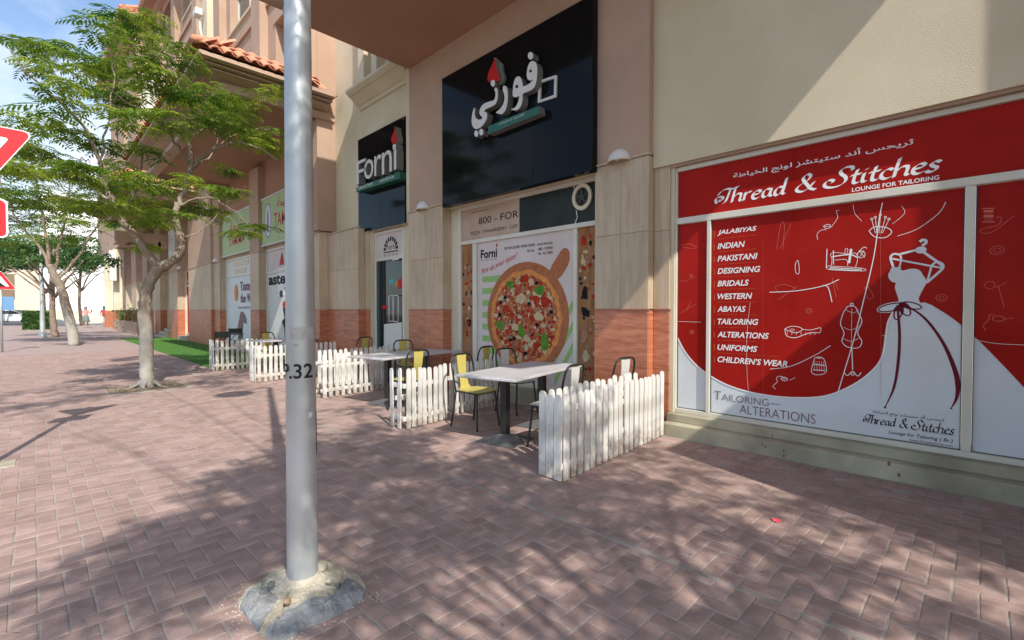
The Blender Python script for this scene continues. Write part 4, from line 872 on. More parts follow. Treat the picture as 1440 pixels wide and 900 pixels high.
def simple_front(y0, y1, X, ztr, label, group=None):
    t = thing('shopfront', (X, (y0+y1)/2, .25), label, 'shopfront', group); f_ = MB(); g = .07
    f_.box((X, y0, .25), (X+.08, y0+g, 3.4)); f_.box((X, y1-g, .25), (X+.08, y1, 3.4)); f_.box((X, y0+g, .25), (X+.08, y1-g, .31)); f_.box((X, y0+g, 3.34), (X+.08, y1-g, 3.4)); f_.box((X, y0+g, ztr), (X+.08, y1-g, ztr+.08)); obj('frame', f_, 'aluminium', t); return t
f1 = simple_front(13.3, 16.75, 5.42, 2.62, 'white shop window with a dog food poster, partly behind the grey pole')
obj('pane', MB().box((5.455, 13.37, .31), (5.46, 16.68, 2.62)), 'pale', f1); obj('pane', MB().box((5.455, 13.37, 2.70), (5.46, 16.68, 3.34)), 'forniposter', f1)
PX = 5.44
tx = MB(); obj('poster', MB().box((5.445, 14.2, 1.9), (5.45, 15.75, 2.75)), 'printwhite', f1)
p = at_x(380, 396, PX); q = at_x(400, 396, PX); text_x(tx, 'aste of', (p.y+.15, 2.25), (14.1, 2.62), PX, bold=.03); text_x(tx, 'e Wild', (15.62, 1.85), (14.1, 2.15), PX, bold=.03)
flat(tx, [(15.0, .5), (15.2, .5), (15.25, .9), (15.45, 1.1), (15.2, 1.2), (15.35, 1.5), (15.05, 1.6), (14.85, 1.3), (14.9, .9)], PX); obj('lettering', tx, 'printblack', f1)
obj('red_motif', flat(MB(), disc(15.15, 1.62, .22, .12, 7), PX-.002), 'signred', f1); obj('red_motif', flat(MB(), [(15.6, 2.85), (15.25, 2.85), (15.4, 3.25)], PX-.002), 'signred', f1)
f2 = simple_front(17.62, 21.35, 5.42, 2.70, 'grey white shop window with a dog food poster and a tall dog shape')
obj('pane', MB().box((5.455, 17.7, .31), (5.46, 21.28, 2.70)), 'posterwhite', f2); obj('pane', MB().box((5.455, 17.7, 2.78), (5.46, 21.28, 3.34)), 'pale', f2)
tx = MB(); text_x(tx, 'Taste of', (19.6, 2.15), (17.9, 2.5), PX, bold=.02); text_x(tx, 'the Wild', (19.6, 1.72), (17.9, 2.05), PX, bold=.02); text_x(tx, 'GRAIN FREE PET FOOD', (19.9, 1.5), (17.9, 1.58), PX)
flat(tx, smooth_pts([(19.9, .4), (19.5, .4), (19.35, .8), (19.25, 1.0), (18.95, .95), (19.0, 1.2), (19.3, 1.38), (19.6, 1.36), (19.75, 1.1), (19.95, .8)], 3, True), PX); obj('lettering', tx, 'printgrey', f2)
obj('emblem', flat(MB(), disc(20.1, 2.1, .22, .32), PX), 'crust', f2)
op = MB(); op.box((5.44, 18.6, 3.1), (5.45, 20.4, 3.28)); op.box((5.44, 18.9, 2.82), (5.45, 20.2, 3.0)); obj('notice', op, 'beige_wall', f2)
f3 = simple_front(26.1, 28.2, 5.40, 2.6, 'narrow shop window covered with red film and white lettering')
obj('pane', MB().box((5.435, 26.17, .31), (5.44, 28.13, 2.60)), 'signred', f3); obj('pane', MB().box((5.435, 26.17, 2.68), (5.44, 28.13, 3.34)), 'signred', f3)
tx = MB(); text_x(tx, arabic('صالون'), (27.9, 2.8), (26.4, 3.2), 5.42)
for i, t_ in enumerate(('HAIR', 'CUT', 'SPA', 'NAILS', 'OPEN')): text_x(tx, t_, (27.6, 1.75-i*.3), (26.7, 1.93-i*.3), 5.42, bold=.01)
obj('lettering', tx, 'printwhite', f3); obj('step', MB().bevbox((5.0, 26.2, .0), (5.5, 28.1, .2), .01), 'concrete', f3)
f4 = simple_front(30.2, 32.4, 5.5, 2.6, 'shaded far shop doorway with steps, brown panels inside')
obj('pane', MB().box((5.53, 30.27, .31), (5.54, 32.33, 3.3)), 'woodprint', f4)
for i in range(3): obj('step', MB().bevbox((4.7+i*.22, 30.3, i*.15), (5.5, 32.3, i*.15+.148), .01), 'concrete', f4)
obj('door_panel', MB().bevbox((5.50, 30.5, .5), (5.525, 31.2, 2.5), .01), 'board', f4)
bb = thing('wall_board', (5.1, 29.4, 3.6), 'pale grey blank board fixed high on the far wall', 'sign'); obj('board', MB().bevbox((5.02, 28.6, 3.7), (5.048, 30.1, 5.5), .003), 'pale', bb)
rl = thing('railing', (4.3, 36, 0), 'red brown railing on a low wall before the far arcade', 'railing')
obj('low_wall', MB().bevbox((4.2, 34.5, 0), (4.4, 45, .75), .01), 'salmon', rl)
for i in range(22): obj('baluster', MB().tube([(4.3, 34.7+i*.48, .75), (4.3, 34.7+i*.48, 1.4)], .02, 6), 'rust', rl)
obj('top_rail', MB().bevbox((4.26, 34.5, 1.4), (4.34, 45, 1.46), .005), 'rust', rl)
# ================================================================== LAMP POST IN FRONT
PXc, PYc = .972, 2.50
def pole_r(z): return .0765-.0045*z
lp = thing('lamp_post', (PXc, PYc, 0), 'thick grey steel lamp post marked P.32 standing in rough concrete, closest to the camera', 'lamp post', 'street lamps')
ps = MB(); ps.lathe([(pole_r(z), z) for z in [.0]+[.10+i*.4 for i in range(19)]], PXc, PYc, 32); obj('pole', ps, 'steelpole', lp, smooth=True)
obj('collar', MB().lathe([(pole_r(.1)+.022, .0), (pole_r(.1)+.016, .062), (pole_r(.1)+.006, .078), (pole_r(.1), .084)], PXc, PYc, 28), 'concrete', lp, smooth=True)
hd = MB(); hd.tube([(PXc, PYc, 7.25), (PXc-.1, PYc-.05, 7.45), (PXc-.5, PYc-.3, 7.5)], .035, 8); obj('arm', hd, 'steelpole', lp, smooth=True)
hd = MB(); hd.lathe([(.05, 7.5), (.28, 7.46), (.30, 7.40), (.12, 7.36)], PXc-.7, PYc-.42, 20); obj('lamp_head', hd, 'steelpole', lp, smooth=True)
vang = math.atan2(0-PYc, 0-PXc)                                # towards the street corner where the marking faces
def wrap(body, z0, z1, a0, a1, mat, name, bold=.0, lift=.0015):
    vs, fs = text_geo(body, bold, res=6); x0 = min(v[0] for v in vs); x1 = max(v[0] for v in vs); y1 = max(v[1] for v in vs); m = MB(); o = []
    for v in vs:
        z = z0+(z1-z0)*v[1]/y1; a = a0+(a1-a0)*(v[0]-x0)/(x1-x0); r = pole_r(z)+lift; o.append((PXc+r*math.cos(vang+a), PYc+r*math.sin(vang+a), z))
    m.raw(o, fs); return obj(name, m, mat, lp)
wrap('P.32', 1.108, 1.180, R(-84), R(46), 'printblack', 'lettering', .012, .004)
def patch(a0, a1, z0, z1, mat, jag=.0, name='sticker_remains'):
    m = MB(); n = 10; top = [z1+random.uniform(-jag, jag) for _ in range(n+1)]; bot = [z0+random.uniform(-jag, jag) for _ in range(n+1)]
    for i in range(n):
        q = []
        for j, z in ((i, bot[i]), (i+1, bot[i+1]), (i+1, top[i+1]), (i, top[i])):
            a = a0+(a1-a0)*j/n; r = pole_r(z)+.001; q.append((PXc+r*math.cos(vang+a), PYc+r*math.sin(vang+a), z))
        m.face(q)
    obj(name, m, mat, lp)
patch(R(-42), R(60), 1.30, 1.362, 'sticker', .004); patch(R(-30), R(-5), 1.268, 1.28, 'sticker', .003); patch(R(28), R(44), .905, .93, 'letterwhite', .006)
patch(R(74), R(92), .70, .92, 'alum_dark', .002, 'access_hatch')
# rough concrete footing: irregular noise mounds
from mathutils import noise
ft = thing('concrete_footing', (1.0, 2.4, 0), 'cracked grey and cream concrete footing round the base of nearest lamp post', 'footing')
outl = [at_z(x, y, 0) for x, y in ((333, 850), (346, 832), (372, 812), (392, 800), (430, 792), (462, 793), (492, 803), (511, 818), (515, 836), (500, 852), (470, 868), (432, 884), (408, 899), (376, 900), (360, 884), (345, 868))]
outl = smooth_pts([(p.x, p.y) for p in outl], 12, True); NB = len(outl); NR = 46; cen = Vector((PXc, PYc))
grey = [[(at_z(x, y, .05).x, at_z(x, y, .05).y) for x, y in P_] for P_ in ([(330, 850), (350, 828), (374, 820), (392, 840), (382, 858), (360, 880), (345, 868)], [(352, 905), (378, 872), (400, 855), (440, 840), (475, 832), (500, 822), (522, 840), (500, 860), (440, 890), (400, 915)], [(470, 822), (488, 808), (516, 820), (512, 842), (486, 842)])]
def inside(p, poly):
    c = False
    for i in range(len(poly)):
        a, b = poly[i], poly[i-1]
        if (a[1] > p[1]) != (b[1] > p[1]) and p[0] < (b[0]-a[0])*(p[1]-a[1])/(b[1]-a[1])+a[0]: c = not c
    return c
def foot_z(x, y, f):
    q_ = Vector((x*7, y*7, 3)); g_ = any(inside((x, y), P_) for P_ in grey)
    base_ = .006+.062*(1-f)**.9 if not g_ else .004+.040*min(1, (1-f)/.22)**.7+.012*noise.noise(Vector((x*14, y*14, 7)))
    return max(-.01, base_+.016*noise.noise(q_)+.007*noise.noise(q_*3.1)+.005*noise.noise(q_*8)+.003*noise.noise(q_*19)-(.012 if abs(noise.noise(Vector((x*4, y*4, 9)))) < .035 and f < .9 else 0)-(.035 if f > .985 else 0)), g_
mc, mg = MB(), MB(); P_ = []
for k in range(NR+1):
    f = k/NR; row = []
    for j in range(NB):
        b = Vector(outl[j]); d_ = b-cen; r0 = .07; p = cen+d_.normalized()*(r0+(d_.length*(1+.02*noise.noise(Vector((b.x*20, b.y*20, 0))))-r0)*f); z, g_ = foot_z(p.x, p.y, f); row.append(((p.x, p.y, z), g_))
    P_.append(row)
for k in range(NR):
    for j in range(NB):
        q4 = [P_[k][j], P_[k][(j+1) % NB], P_[k+1][(j+1) % NB], P_[k+1][j]]; (mg if sum(a[1] for a in q4) > 2 else mc).face([a[0] for a in q4])
grit = MB(); rg_ = random.Random(3)
for k in range(260):
    b = Vector(outl[rg_.randrange(NB)]); p = cen+(b-cen)*rg_.uniform(.97, 1.28); q_ = rg_.uniform(.002, .007); grit.raw([(p.x-q_, p.y, .001), (p.x+q_*.6, p.y-q_, .001), (p.x+q_*.5, p.y+q_, .001), (p.x, p.y, q_)], [(0, 1, 3), (1, 2, 3), (2, 0, 3)])
tag(obj('grit', grit, 'concrete', ft), kind='stuff'); obj('slab', mc, 'concrete', ft); obj('mortar_patch', mg, 'concrete_grey', ft)
def rock(c, r, mat, par, name='stone', sq=.6):
    m = MB(); rows_ = []
    for i in range(7):
        ph = -math.pi/2+math.pi*i/6
        rows_.append([tuple(Vector(c)+Vector((r*math.cos(ph)*math.cos(t), r*math.cos(ph)*math.sin(t), r*sq*math.sin(ph)))*(1+.25*noise.noise(Vector((math.cos(t)*2, math.sin(t)*2, ph*2+c[0]*50))))) for t in [2*math.pi*j/12 for j in range(12)]])
    for r0, r1 in zip(rows_, rows_[1:]):
        for j in range(12): m.face([r0[j], r0[(j+1) % 12], r1[(j+1) % 12], r1[j]])
    return obj(name, m, mat, par, smooth=True)
for (px, py, r, mt) in ((404, 845, .018, 'concrete_warm'), (381, 822, .02, 'concrete_grey'), (463, 817, .016, 'concrete'), (452, 798, .035, 'concrete')):
    p = at_z(px, py, .08); rock(p, r, mt, ft, 'bolt_lump', .8)
# ================================================================== PICKET FENCES
def picket_mesh(h=.72, wd=.074, t=.016):
    m = MB(); pr = [(-wd/2, .0), (wd/2, .0), (wd/2, h-.035)]+[(wd/2*math.cos(a), h-.035+.04*math.sin(a)) for a in [math.pi*k/8 for k in range(1, 8)]]+[(-wd/2, h-.035)]
    k = len(pr); m.raw([(x, -t/2, z) for x, z in pr]+[(x, t/2, z) for x, z in pr], [tuple(range(k)), tuple(range(2*k-1, k-1, -1))]+[(i, k+i, k+(i+1) % k, (i+1) % k)[::-1] for i in range(k)])
    me = m.mesh('picket'); me.materials.append(MATS['picket']); return me
PK = picket_mesh()
def fence(rows_, loc, label, ws=.84):
    """rows_: list of (x0,y0,x1,y1,count,height scale,missing set); pickets face outwards, two rails behind"""
    t = thing('picket_fence', (*loc, 0), label, 'fence', 'white picket fences round the cafe tables')
    for x0, y0, x1, y1, cnt, hs, off in rows_:
        a = math.atan2(y1-y0, x1-x0); nx, ny = -math.sin(a), math.cos(a)
        for i in range(cnt):
            f = (i+.5)/cnt; o = link('picket', PK, None, t)
            o.location = (x0+(x1-x0)*f+random.uniform(-.004, .004), y0+(y1-y0)*f+random.uniform(-.003, .003), .012+random.uniform(-.006, .006))
            o.rotation_euler = (random.uniform(-.012, .012), random.uniform(-.014, .014), a+random.uniform(-.03, .03)); o.scale = (ws*random.uniform(.97, 1.03), 1, hs*random.uniform(.985, 1.015))
        for z in (.10, .50):
            l_ = math.hypot(x1-x0, y1-y0); m = MB().bevbox((0, .010, z*hs), (l_, .034, z*hs+.055), .003); o = obj('rail', m, 'picket', t); o.location = (x0+nx*off, y0+ny*off, 0); o.rotation_euler = (0, 0, a)
    return t
fence([(3.12, 2.50, 5.12, 2.62, 19, 1, 0), (3.12, 2.76, 4.95, 2.86, 16, 1.0, -.045), (3.115, 2.76, 3.115, 2.51, 3, 1, 0)], (3.12, 2.5), 'white picket planter fence nearest the camera, running from the walkway to the pier', 1.02)
fence([(3.16, 4.95, 3.86, 5.03, 8, 1, 0), (3.13, 5.28, 3.13, 4.96, 2, 1, 0), (3.98, 5.17, 5.1, 5.27, 11, .98, 0), (3.2, 5.30, 3.8, 5.34, 3, .6, 0)], (3.2, 5), 'weathered white picket fence with a broken gap, between the two nearest tables')
fence([(3.30, 7.66, 5.10, 7.84, 16, 1, 0), (3.14, 7.95, 3.20, 7.64, 2, 1.12, 0), (3.45, 8.2, 5.0, 8.34, 15, 1.02, -.045)], (3.3, 7.7), 'white picket fence starting directly right of the grey lamp post')
fence([(3.13, 10.28, 4.9, 10.5, 16, 1, 0), (3.10, 10.6, 3.12, 10.29, 3, 1.02, 0)], (3.13, 10.3), 'rust stained white picket fence passing behind the grey lamp post')
fence([(3.02, 12.9, 4.6, 13.1, 14, 1, 0), (3.0, 13.3, 3.02, 12.92, 3, 1, 0)], (3.0, 12.9), 'grey flaking white picket fence beside the green lawn, farthest of all')
# ================================================================== TABLES
def table(loc, rz, ln, wd, label, peds=(-.42, .42)):
    t = thing('cafe_table', (0, 0, 0), label, 'table', 'white topped cafe tables')
    obj('tabletop', MB().bevbox((-ln/2, -wd/2, .722), (ln/2, wd/2, .752), .006), 'tabletop', t)
    for x in peds:
        obj('pedestal', MB().bevbox((x-.042, -.042, .07), (x+.042, .042, .70), .004), 'blackmetal', t); obj('support_bracket', MB().bevbox((x-.05, -.27, .70), (x+.05, .27, .721), .003), 'blackmetal', t)
        b = MB(); s = .24
        prof = []
        for k in range(8): prof += [(s-.026*k, .010+.0085*k), (s-.026*k-.012, .0165+.0085*k)]
        prof = [(s, 0)]+prof; rg = [[(x+sx*q, sy*q, z) for sx, sy in ((-1, -1), (1, -1), (1, 1), (-1, 1))] for q, z in prof]
        for r0, r1 in zip(rg, rg[1:]):
            for j in range(4): b.face([r0[j], r0[(j+1) % 4], r1[(j+1) % 4], r1[j]])
        b.face(rg[-1]); obj('base_plate', b, 'ironbase', t)
    t.location = (*loc, 0); t.rotation_euler = (0, 0, rz); return t
table((4.10, 3.86), R(12), 1.62, .76, 'white topped table on ribbed iron base plates, nearest to the camera')
table((4.30, 6.66), R(11), 1.72, .80, 'white topped table in the middle pen, between two picket fences')
table((4.45, 11.95), R(10), 1.8, .75, 'white topped table mostly hidden behind the grey lamp post')
# ================================================================== CHAIRS
def rtube(m, pts, r, n=7):
    P = [Vector(p) for p in pts]; o = []
    for i in range(len(P)-1):
        p = [P[max(i-1, 0)], P[i], P[i+1], P[min(i+2, len(P)-1)]]
        for j in range(4):
            t = j/4; o.append(.5*((2*p[1])+(-p[0]+p[2])*t+(2*p[0]-5*p[1]+4*p[2]-p[3])*t*t+(-p[0]+3*p[1]-3*p[2]+p[3])*t**3))
    o.append(P[-1]); m.tube(o, r, n); return m
def make_chair(colour):
    """built at the origin, the sitter looks towards +x"""
    t = thing('metal_chair', (0, 0, 0), 'chair', 'chair', 'metal cafe chairs with coloured slat backs')
    m = MB(); g = 9; pts = {}
    for i in range(g):
        for j in range(g):
            u, v = -1+2*i/(g-1), -1+2*j/(g-1); rx = .205*u*(math.sqrt(1-.22*v*v)); ry = .205*v*(math.sqrt(1-.25*u*u)); z = .462-.012*(1-u*u)*(1-v*v)-(.02*max(0, u-.6))
            pts[i, j] = (rx+.01, ry*(1.0 if u > -.2 else .94), z)
    m.v = [pts[i, j] for i in range(g) for j in range(g)]; nn = g*g; m.v += [(x, y, z-.008) for x, y, z in m.v]
    for i in range(g-1):
        for j in range(g-1): a = i*g+j; m.f += [(a, a+g, a+g+1, a+1), (nn+a, nn+a+1, nn+a+g+1, nn+a+g)]
    edge = [i*g for i in range(g)]+[(g-1)*g+j for j in range(1, g)]+[i*g+g-1 for i in range(g-2, -1, -1)]+[j for j in range(g-2, 0, -1)]
    for a, b in zip(edge, edge[1:]+edge[:1]): m.f.append((a, nn+a, nn+b, b))
    m.t = [0]*len(m.f); obj('seat', m, colour, t, smooth=False)
    m = MB(); k = 9; L_, R_ = [], []
    for i in range(k+1):
        f = i/k; z = .455+.42*f; x = -.185-.075*f-.02*math.sin(math.pi*f); wd = .062+.028*abs(f-.35)**.8+(.03 if i == 0 else 0); L_.append((x, wd, z)); R_.append((x, -wd, z))
    for i in range(k):
        m.face([L_[i], R_[i], R_[i+1], L_[i+1]]); m.face([(L_[i][0]-.006, *L_[i][1:]), (L_[i+1][0]-.006, *L_[i+1][1:]), (R_[i+1][0]-.006, *R_[i+1][1:]), (R_[i][0]-.006, *R_[i][1:])])
        m.face([L_[i], L_[i+1], (L_[i+1][0]-.006, *L_[i+1][1:]), (L_[i][0]-.006, *L_[i][1:])]); m.face([R_[i+1], R_[i], (R_[i][0]-.006, *R_[i][1:]), (R_[i+1][0]-.006, *R_[i+1][1:])])
    obj('backrest', m, colour, t)
    m = rtube(MB(), [(-.185, -.175, .44), (-.215, -.19, .62), (-.25, -.185, .80), (-.265, -.13, .878), (-.27, 0, .888), (-.265, .13, .878), (-.25, .185, .80), (-.215, .19, .62), (-.185, .175, .44)], .0125); obj('back_frame', m, 'blackmetal', t, smooth=True)
    m = rtube(MB(), [(-.185, -.175, .44), (0, -.205, .446), (.17, -.18, .44), (.205, 0, .44), (.17, .18, .44), (0, .205, .446), (-.185, .175, .44)], .010); obj('seat_frame', m, 'blackmetal', t, smooth=True)
    for sx, sy in ((-1, -1), (-1, 1), (1, -1), (1, 1)):
        a = (-.185, .175*sy, .44) if sx < 0 else (.165, .165*sy, .44); b = (-.245, .205*sy, 0.0) if sx < 0 else (.205, .205*sy, 0.0)
        m = rtube(MB(), [a, ((a[0]+b[0])/2-.006*sx, (a[1]+b[1])/2, .22), b], .0125, 8); lg = obj('leg', m, 'blackmetal', t, smooth=True)
    return t
protos = {'chair_yellow': make_chair('chair_yellow'), 'chair_white': make_chair('chair_white')}; used = set()
def chair(x, y, deg, col, label):
    p = protos[col]
    if col in used: p = copy_tree(p)
    used.add(col); p.location = (x, y, 0); p.rotation_euler = (0, 0, R(deg)); p['label'] = label; return p
chair(3.90, 4.50, -84, 'chair_yellow', 'yellow backed chair fully in view at the far side of the nearest table')
chair(4.86, 4.72, -92, 'chair_white', 'white slat chair facing out in front of the pizza picture, behind nearest table')
chair(3.90, 3.24, 96, 'chair_white', 'white chair seen from behind, between nearest table and nearest fence')
chair(4.95, 3.26, 84, 'chair_white', 'white slat chair turned sideways by the orange granite pier')
chair(4.90, 5.72, 100, 'chair_yellow', 'yellow backed chair in the corner behind the broken fence, by the pizza picture')
chair(3.82, 5.92, 92, 'chair_yellow', 'yellow backed chair directly behind the broken fence gap, at the middle table')
chair(4.85, 7.46, -96, 'chair_yellow', 'yellow backed chair at the far side of the middle table, by the granite pier')
chair(4.80, 9.35, 100, 'chair_yellow', 'yellow backed chair alone beyond the second row of fence, against the red granite')
chair(4.15, 12.62, -90, 'chair_yellow', 'yellow backed chair facing out, just left of the grey lamp post')
fl_p = at_x(285, 24, 4.70)
fl_ = thing('flood_light', (4.7, fl_p.y, fl_p.z), 'small white box light on a bracket high on the upper salmon wall', 'light')
obj('housing', MB().bevbox((4.42, fl_p.y-.2, fl_p.z-.05), (4.66, fl_p.y+.2, fl_p.z+.2), .02), 'letterwhite', fl_); obj('bracket', MB().tube([(4.72, fl_p.y, fl_p.z-1.0), (4.62, fl_p.y, fl_p.z-.5), (4.6, fl_p.y, fl_p.z)], .04, 6), 'pale', fl_)
# far black folding set
def black_set():
    t = thing('folding_table', (4.3, 16.6, 0), 'small black slatted folding table on the lawn before the dog food window', 'table')
    obj('tabletop', MB().bevbox((3.95, 16.2, .70), (4.6, 16.9, .72), .004), 'blackmetal', t)
    for a, b in (((4.0, 16.25, 0), (4.55, 16.25, .7)), ((4.55, 16.25, 0), (4.0, 16.25, .7)), ((4.0, 16.85, 0), (4.55, 16.85, .7)), ((4.55, 16.85, 0), (4.0, 16.85, .7))): obj('leg', MB().tube([a, b], .012, 6), 'blackmetal', t)
    pr = None
    for x, y, rz, lb in ((3.85, 15.6, R(80), 'black folding chair on the nearer side of the small black table'), (4.7, 17.4, R(-100), 'black folding chair on the farther side of the small black table')):
        if pr is None:
            pr = thing('folding_chair', (0, 0, 0), lb, 'chair', 'black folding chairs on the lawn')
            obj('seat', MB().bevbox((-.2, -.2, .44), (.2, .2, .46), .004), 'blackmetal', pr); obj('backrest', MB().bevbox((-.27, -.19, .66), (-.25, .19, .84), .004), 'blackmetal', pr)
            for sy in (-1, 1):
                obj('leg', MB().tube([(.22, .19*sy, 0), (-.27, .19*sy, .84)], .012, 6), 'blackmetal', pr); obj('leg', MB().tube([(-.22, .17*sy, 0), (.18, .17*sy, .45)], .012, 6), 'blackmetal', pr)
            c = pr
        else: c = copy_tree(pr); c['label'] = lb
        c.location = (x, y, 0); c.rotation_euler = (0, 0, rz)
black_set()
# ================================================================== ROAD SIGNS
def rounded_tri(cx, cz, s, down=True, r=.08, n=6):
    cs = [(cx+s*math.cos(a), cz+s*math.sin(a)) for a in [R(90+120*k+(180 if down else 0)) for k in range(3)]]; o = []
    for k in range(3):
        c = cs[k]; p, q = cs[k-1], cs[(k+1) % 3]; v1 = (p[0]-c[0], p[1]-c[1]); v2 = (q[0]-c[0], q[1]-c[1]); l = math.hypot(*v1); d = r*1.2
        a = (c[0]+v1[0]/l*d, c[1]+v1[1]/l*d); b = (c[0]+v2[0]/l*d, c[1]+v2[1]/l*d)
        for i in range(n+1): t = i/n; o.append(tuple((1-t)**2*a[j]+2*t*(1-t)*c[j]+t*t*b[j] for j in (0, 1)))
    return o
def plate(poly, depth, y0, M_, mat, name, par, holes=()):
    m = MB(); flat(m, poly, 0, holes, depth); m.v = [M_ @ Vector((x+y0, y, z)) for x, y, z in m.v]; return obj(name, m, mat, par)
def road_sign(x, y, rz, tri_z, s, label, extra=None, h=None, down=True, r=.045):
    t = thing('road_sign', (x, y, 0), label, 'road sign'); Mx = Matrix.Translation((x, y, 0)) @ Matrix.Rotation(rz, 4, 'Z')
    obj('post', MB().tube([(x, y, 0), (x, y, h or tri_z+s*.6)], r*.75, 10), 'steelpole', t, smooth=True)
    plate(rounded_tri(0, tri_z, s, down), .01, -.06, Mx, 'roadsign_white', 'plate', t); plate(rounded_tri(0, tri_z, s*.955, down, .07), .002, -.063, Mx, 'roadsign_red', 'red_border', t); plate(rounded_tri(0, tri_z, s*.55, down, .03), .002, -.066, Mx, 'roadsign_white', 'white_field', t)
    if extra:
        w_, z0, z1 = extra; rr = .05
        def rr_(w_, z0, z1, rr): return [(cx_+rr*math.cos(a), cz_+rr*math.sin(a)) for cx_, cz_, st in ((w_/2-rr, z1-rr, 0), (-w_/2+rr, z1-rr, 90), (-w_/2+rr, z0+rr, 180), (w_/2-rr, z0+rr, 270)) for a in [R(st+15*k) for k in range(7)]]
        plate(rr_(w_, z0, z1, rr), .01, -.06, Mx, 'roadsign_white', 'lower_plate', t); plate(rr_(w_-.03, z0+.015, z1-.015, rr-.01), .002, -.063, Mx, 'roadsign_red', 'lower_face', t)
    return t, Mx
c = at_y(44, 187, 6.42); c2 = at_y(13, 335, 6.42); c1 = at_y(13, 280, 6.42)
sx = -.33; sS = (c.x-sx)/math.cos(R(30))
road_sign(sx, 6.5, R(90), c.z-sS*.5+.0, sS+.03, 'red bordered give way sign with red plate below, cut off by the left edge', extra=(2*(c1.x-sx)-.02, c2.z, c1.z), h=c.z)
obj_pad = MB().bevbox((sx-.2, 6.38, -.02), (sx+.2, 6.66, .005), .003); obj('concrete_pad', obj_pad, 'concrete', pave)
p = at_y(15, 408, 24); t2, Mx2 = road_sign(at_y(2, 450, 24).x, 24, R(90), p.z+.24, .44, 'small red triangle warning sign farther down the left edge', down=False, h=2.6)
m = flat(MB(), [(-.12, p.z+.12), (.12, p.z+.12), (.06, p.z+.3), (-.02, p.z+.22)], 0, (), .002); m.v = [Mx2 @ Vector((x-.07, y, z)) for x, y, z in m.v]; obj('symbol', m, 'printblack', t2)
def far_lamp(x, y, h, label):
    t = thing('lamp_post', (x, y, 0), label, 'lamp post', 'street lamps'); obj('pole', MB().lathe([(.16, 0), (.16, .3), (.10, .32), (.055, h)], x, y, 12), 'steelpole', t, smooth=True)
    obj('lamp_head', MB().lathe([(.06, h), (.3, h+.05), (.28, h+.14), (.08, h+.2)], x, y, 12), 'pale', t, smooth=True)
far_lamp(at_z(60, 475).x, at_z(60, 475).y, 5.2, 'slim pale lamp post among the far trees on the left')
# ================================================================== TREES
rt = random.Random(11)
def curve3(P, k=5):
    P = [Vector(p) for p in P]; o = []
    for i in range(len(P)-1):
        p = [P[max(i-1, 0)], P[i], P[i+1], P[min(i+2, len(P)-1)]]
        for j in range(k):
            t = j/k; o.append(.5*((2*p[1])+(-p[0]+p[2])*t+(2*p[0]-5*p[1]+4*p[2]-p[3])*t*t+(-p[0]+3*p[1]-3*p[2]+p[3])*t**3))
    o.append(P[-1]); return o
def limb(mb, P, r0, r1, n=8, wob=.02, k=5):
    Q = curve3(P, k); m = len(Q); Q = [q+Vector((rt.uniform(-wob, wob), rt.uniform(-wob, wob), rt.uniform(-wob, wob)))*(0 if i in (0, m-1) else 1) for i, q in enumerate(Q)]
    mb.tube(Q, [r0+(r1-r0)*i/(m-1) for i in range(m)], n); return Q
def frond(mb, base, d, ln, pairs, pl, pw, droop, tint):
    """feathery leaf: rachis with opposite pinnae, each pinna a drooping pointed blade"""
    d = d.normalized(); side = d.cross(Vector((0, 0, 1)));
    if side.length < .1: side = Vector((1, 0, 0))
    side.normalize(); p = Vector(base)
    for i in range(pairs):
        f = (i+1)/pairs; dd = (d+Vector((0, 0, -droop*f*1.3))).normalized(); p = p+dd*(ln/pairs); l = pl*(1-.55*abs(f-.45)**1.2*1.6)
        up = side.cross(dd)
        for s in (-1, 1):
            q = (side*s+dd*.55).normalized(); tip = p+q*l+Vector((0, 0, -l*.22-rt.uniform(0, l*.15))); mid = p+q*l*.5+Vector((0, 0, -l*.05)); w_ = dd*pw*.5
            mb.raw([p, mid-w_, tip, mid+w_], [(0, 1, 2, 3)], tint+rt.uniform(-.08, .08))
    return p
def foliage(leaf, wood, c, rad, cnt, origin=None, ln=.42, pairs=10, pl=.085, pw=.026, flatness=.35, yellow=.15):
    """cnt twigs round centre c, each with a spray of fronds lying near the horizontal"""
    c = Vector(c)
    for _ in range(cnt):
        while True:
            u = Vector([rt.uniform(-1, 1) for _ in range(3)])
            if u.length < 1: break
        p = c+Vector((u.x*rad[0], u.y*rad[1], u.z*rad[2]))
        tw = (c if origin is None else Vector(origin))
        if rt.random() < .35: wood.tube([tw+(p-tw)*.15, tw+(p-tw)*.6+Vector((0, 0, rt.uniform(-.05, .08))), p], [.011, .007, .003], 4, False)
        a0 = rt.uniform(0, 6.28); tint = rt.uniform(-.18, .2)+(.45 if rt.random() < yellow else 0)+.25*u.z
        for k in range(rt.choice((3, 4, 5))):
            a = a0+k*1.35+rt.uniform(-.3, .3); d = Vector((math.cos(a), math.sin(a), rt.uniform(-.05, flatness)))
            frond(leaf, p, d, ln*rt.uniform(.7, 1.15), pairs, pl*rt.uniform(.8, 1.15), pw, rt.uniform(.25, .75), tint+rt.uniform(-.06, .06))
def P3(px, py, Y): return at_y(px, py, Y)
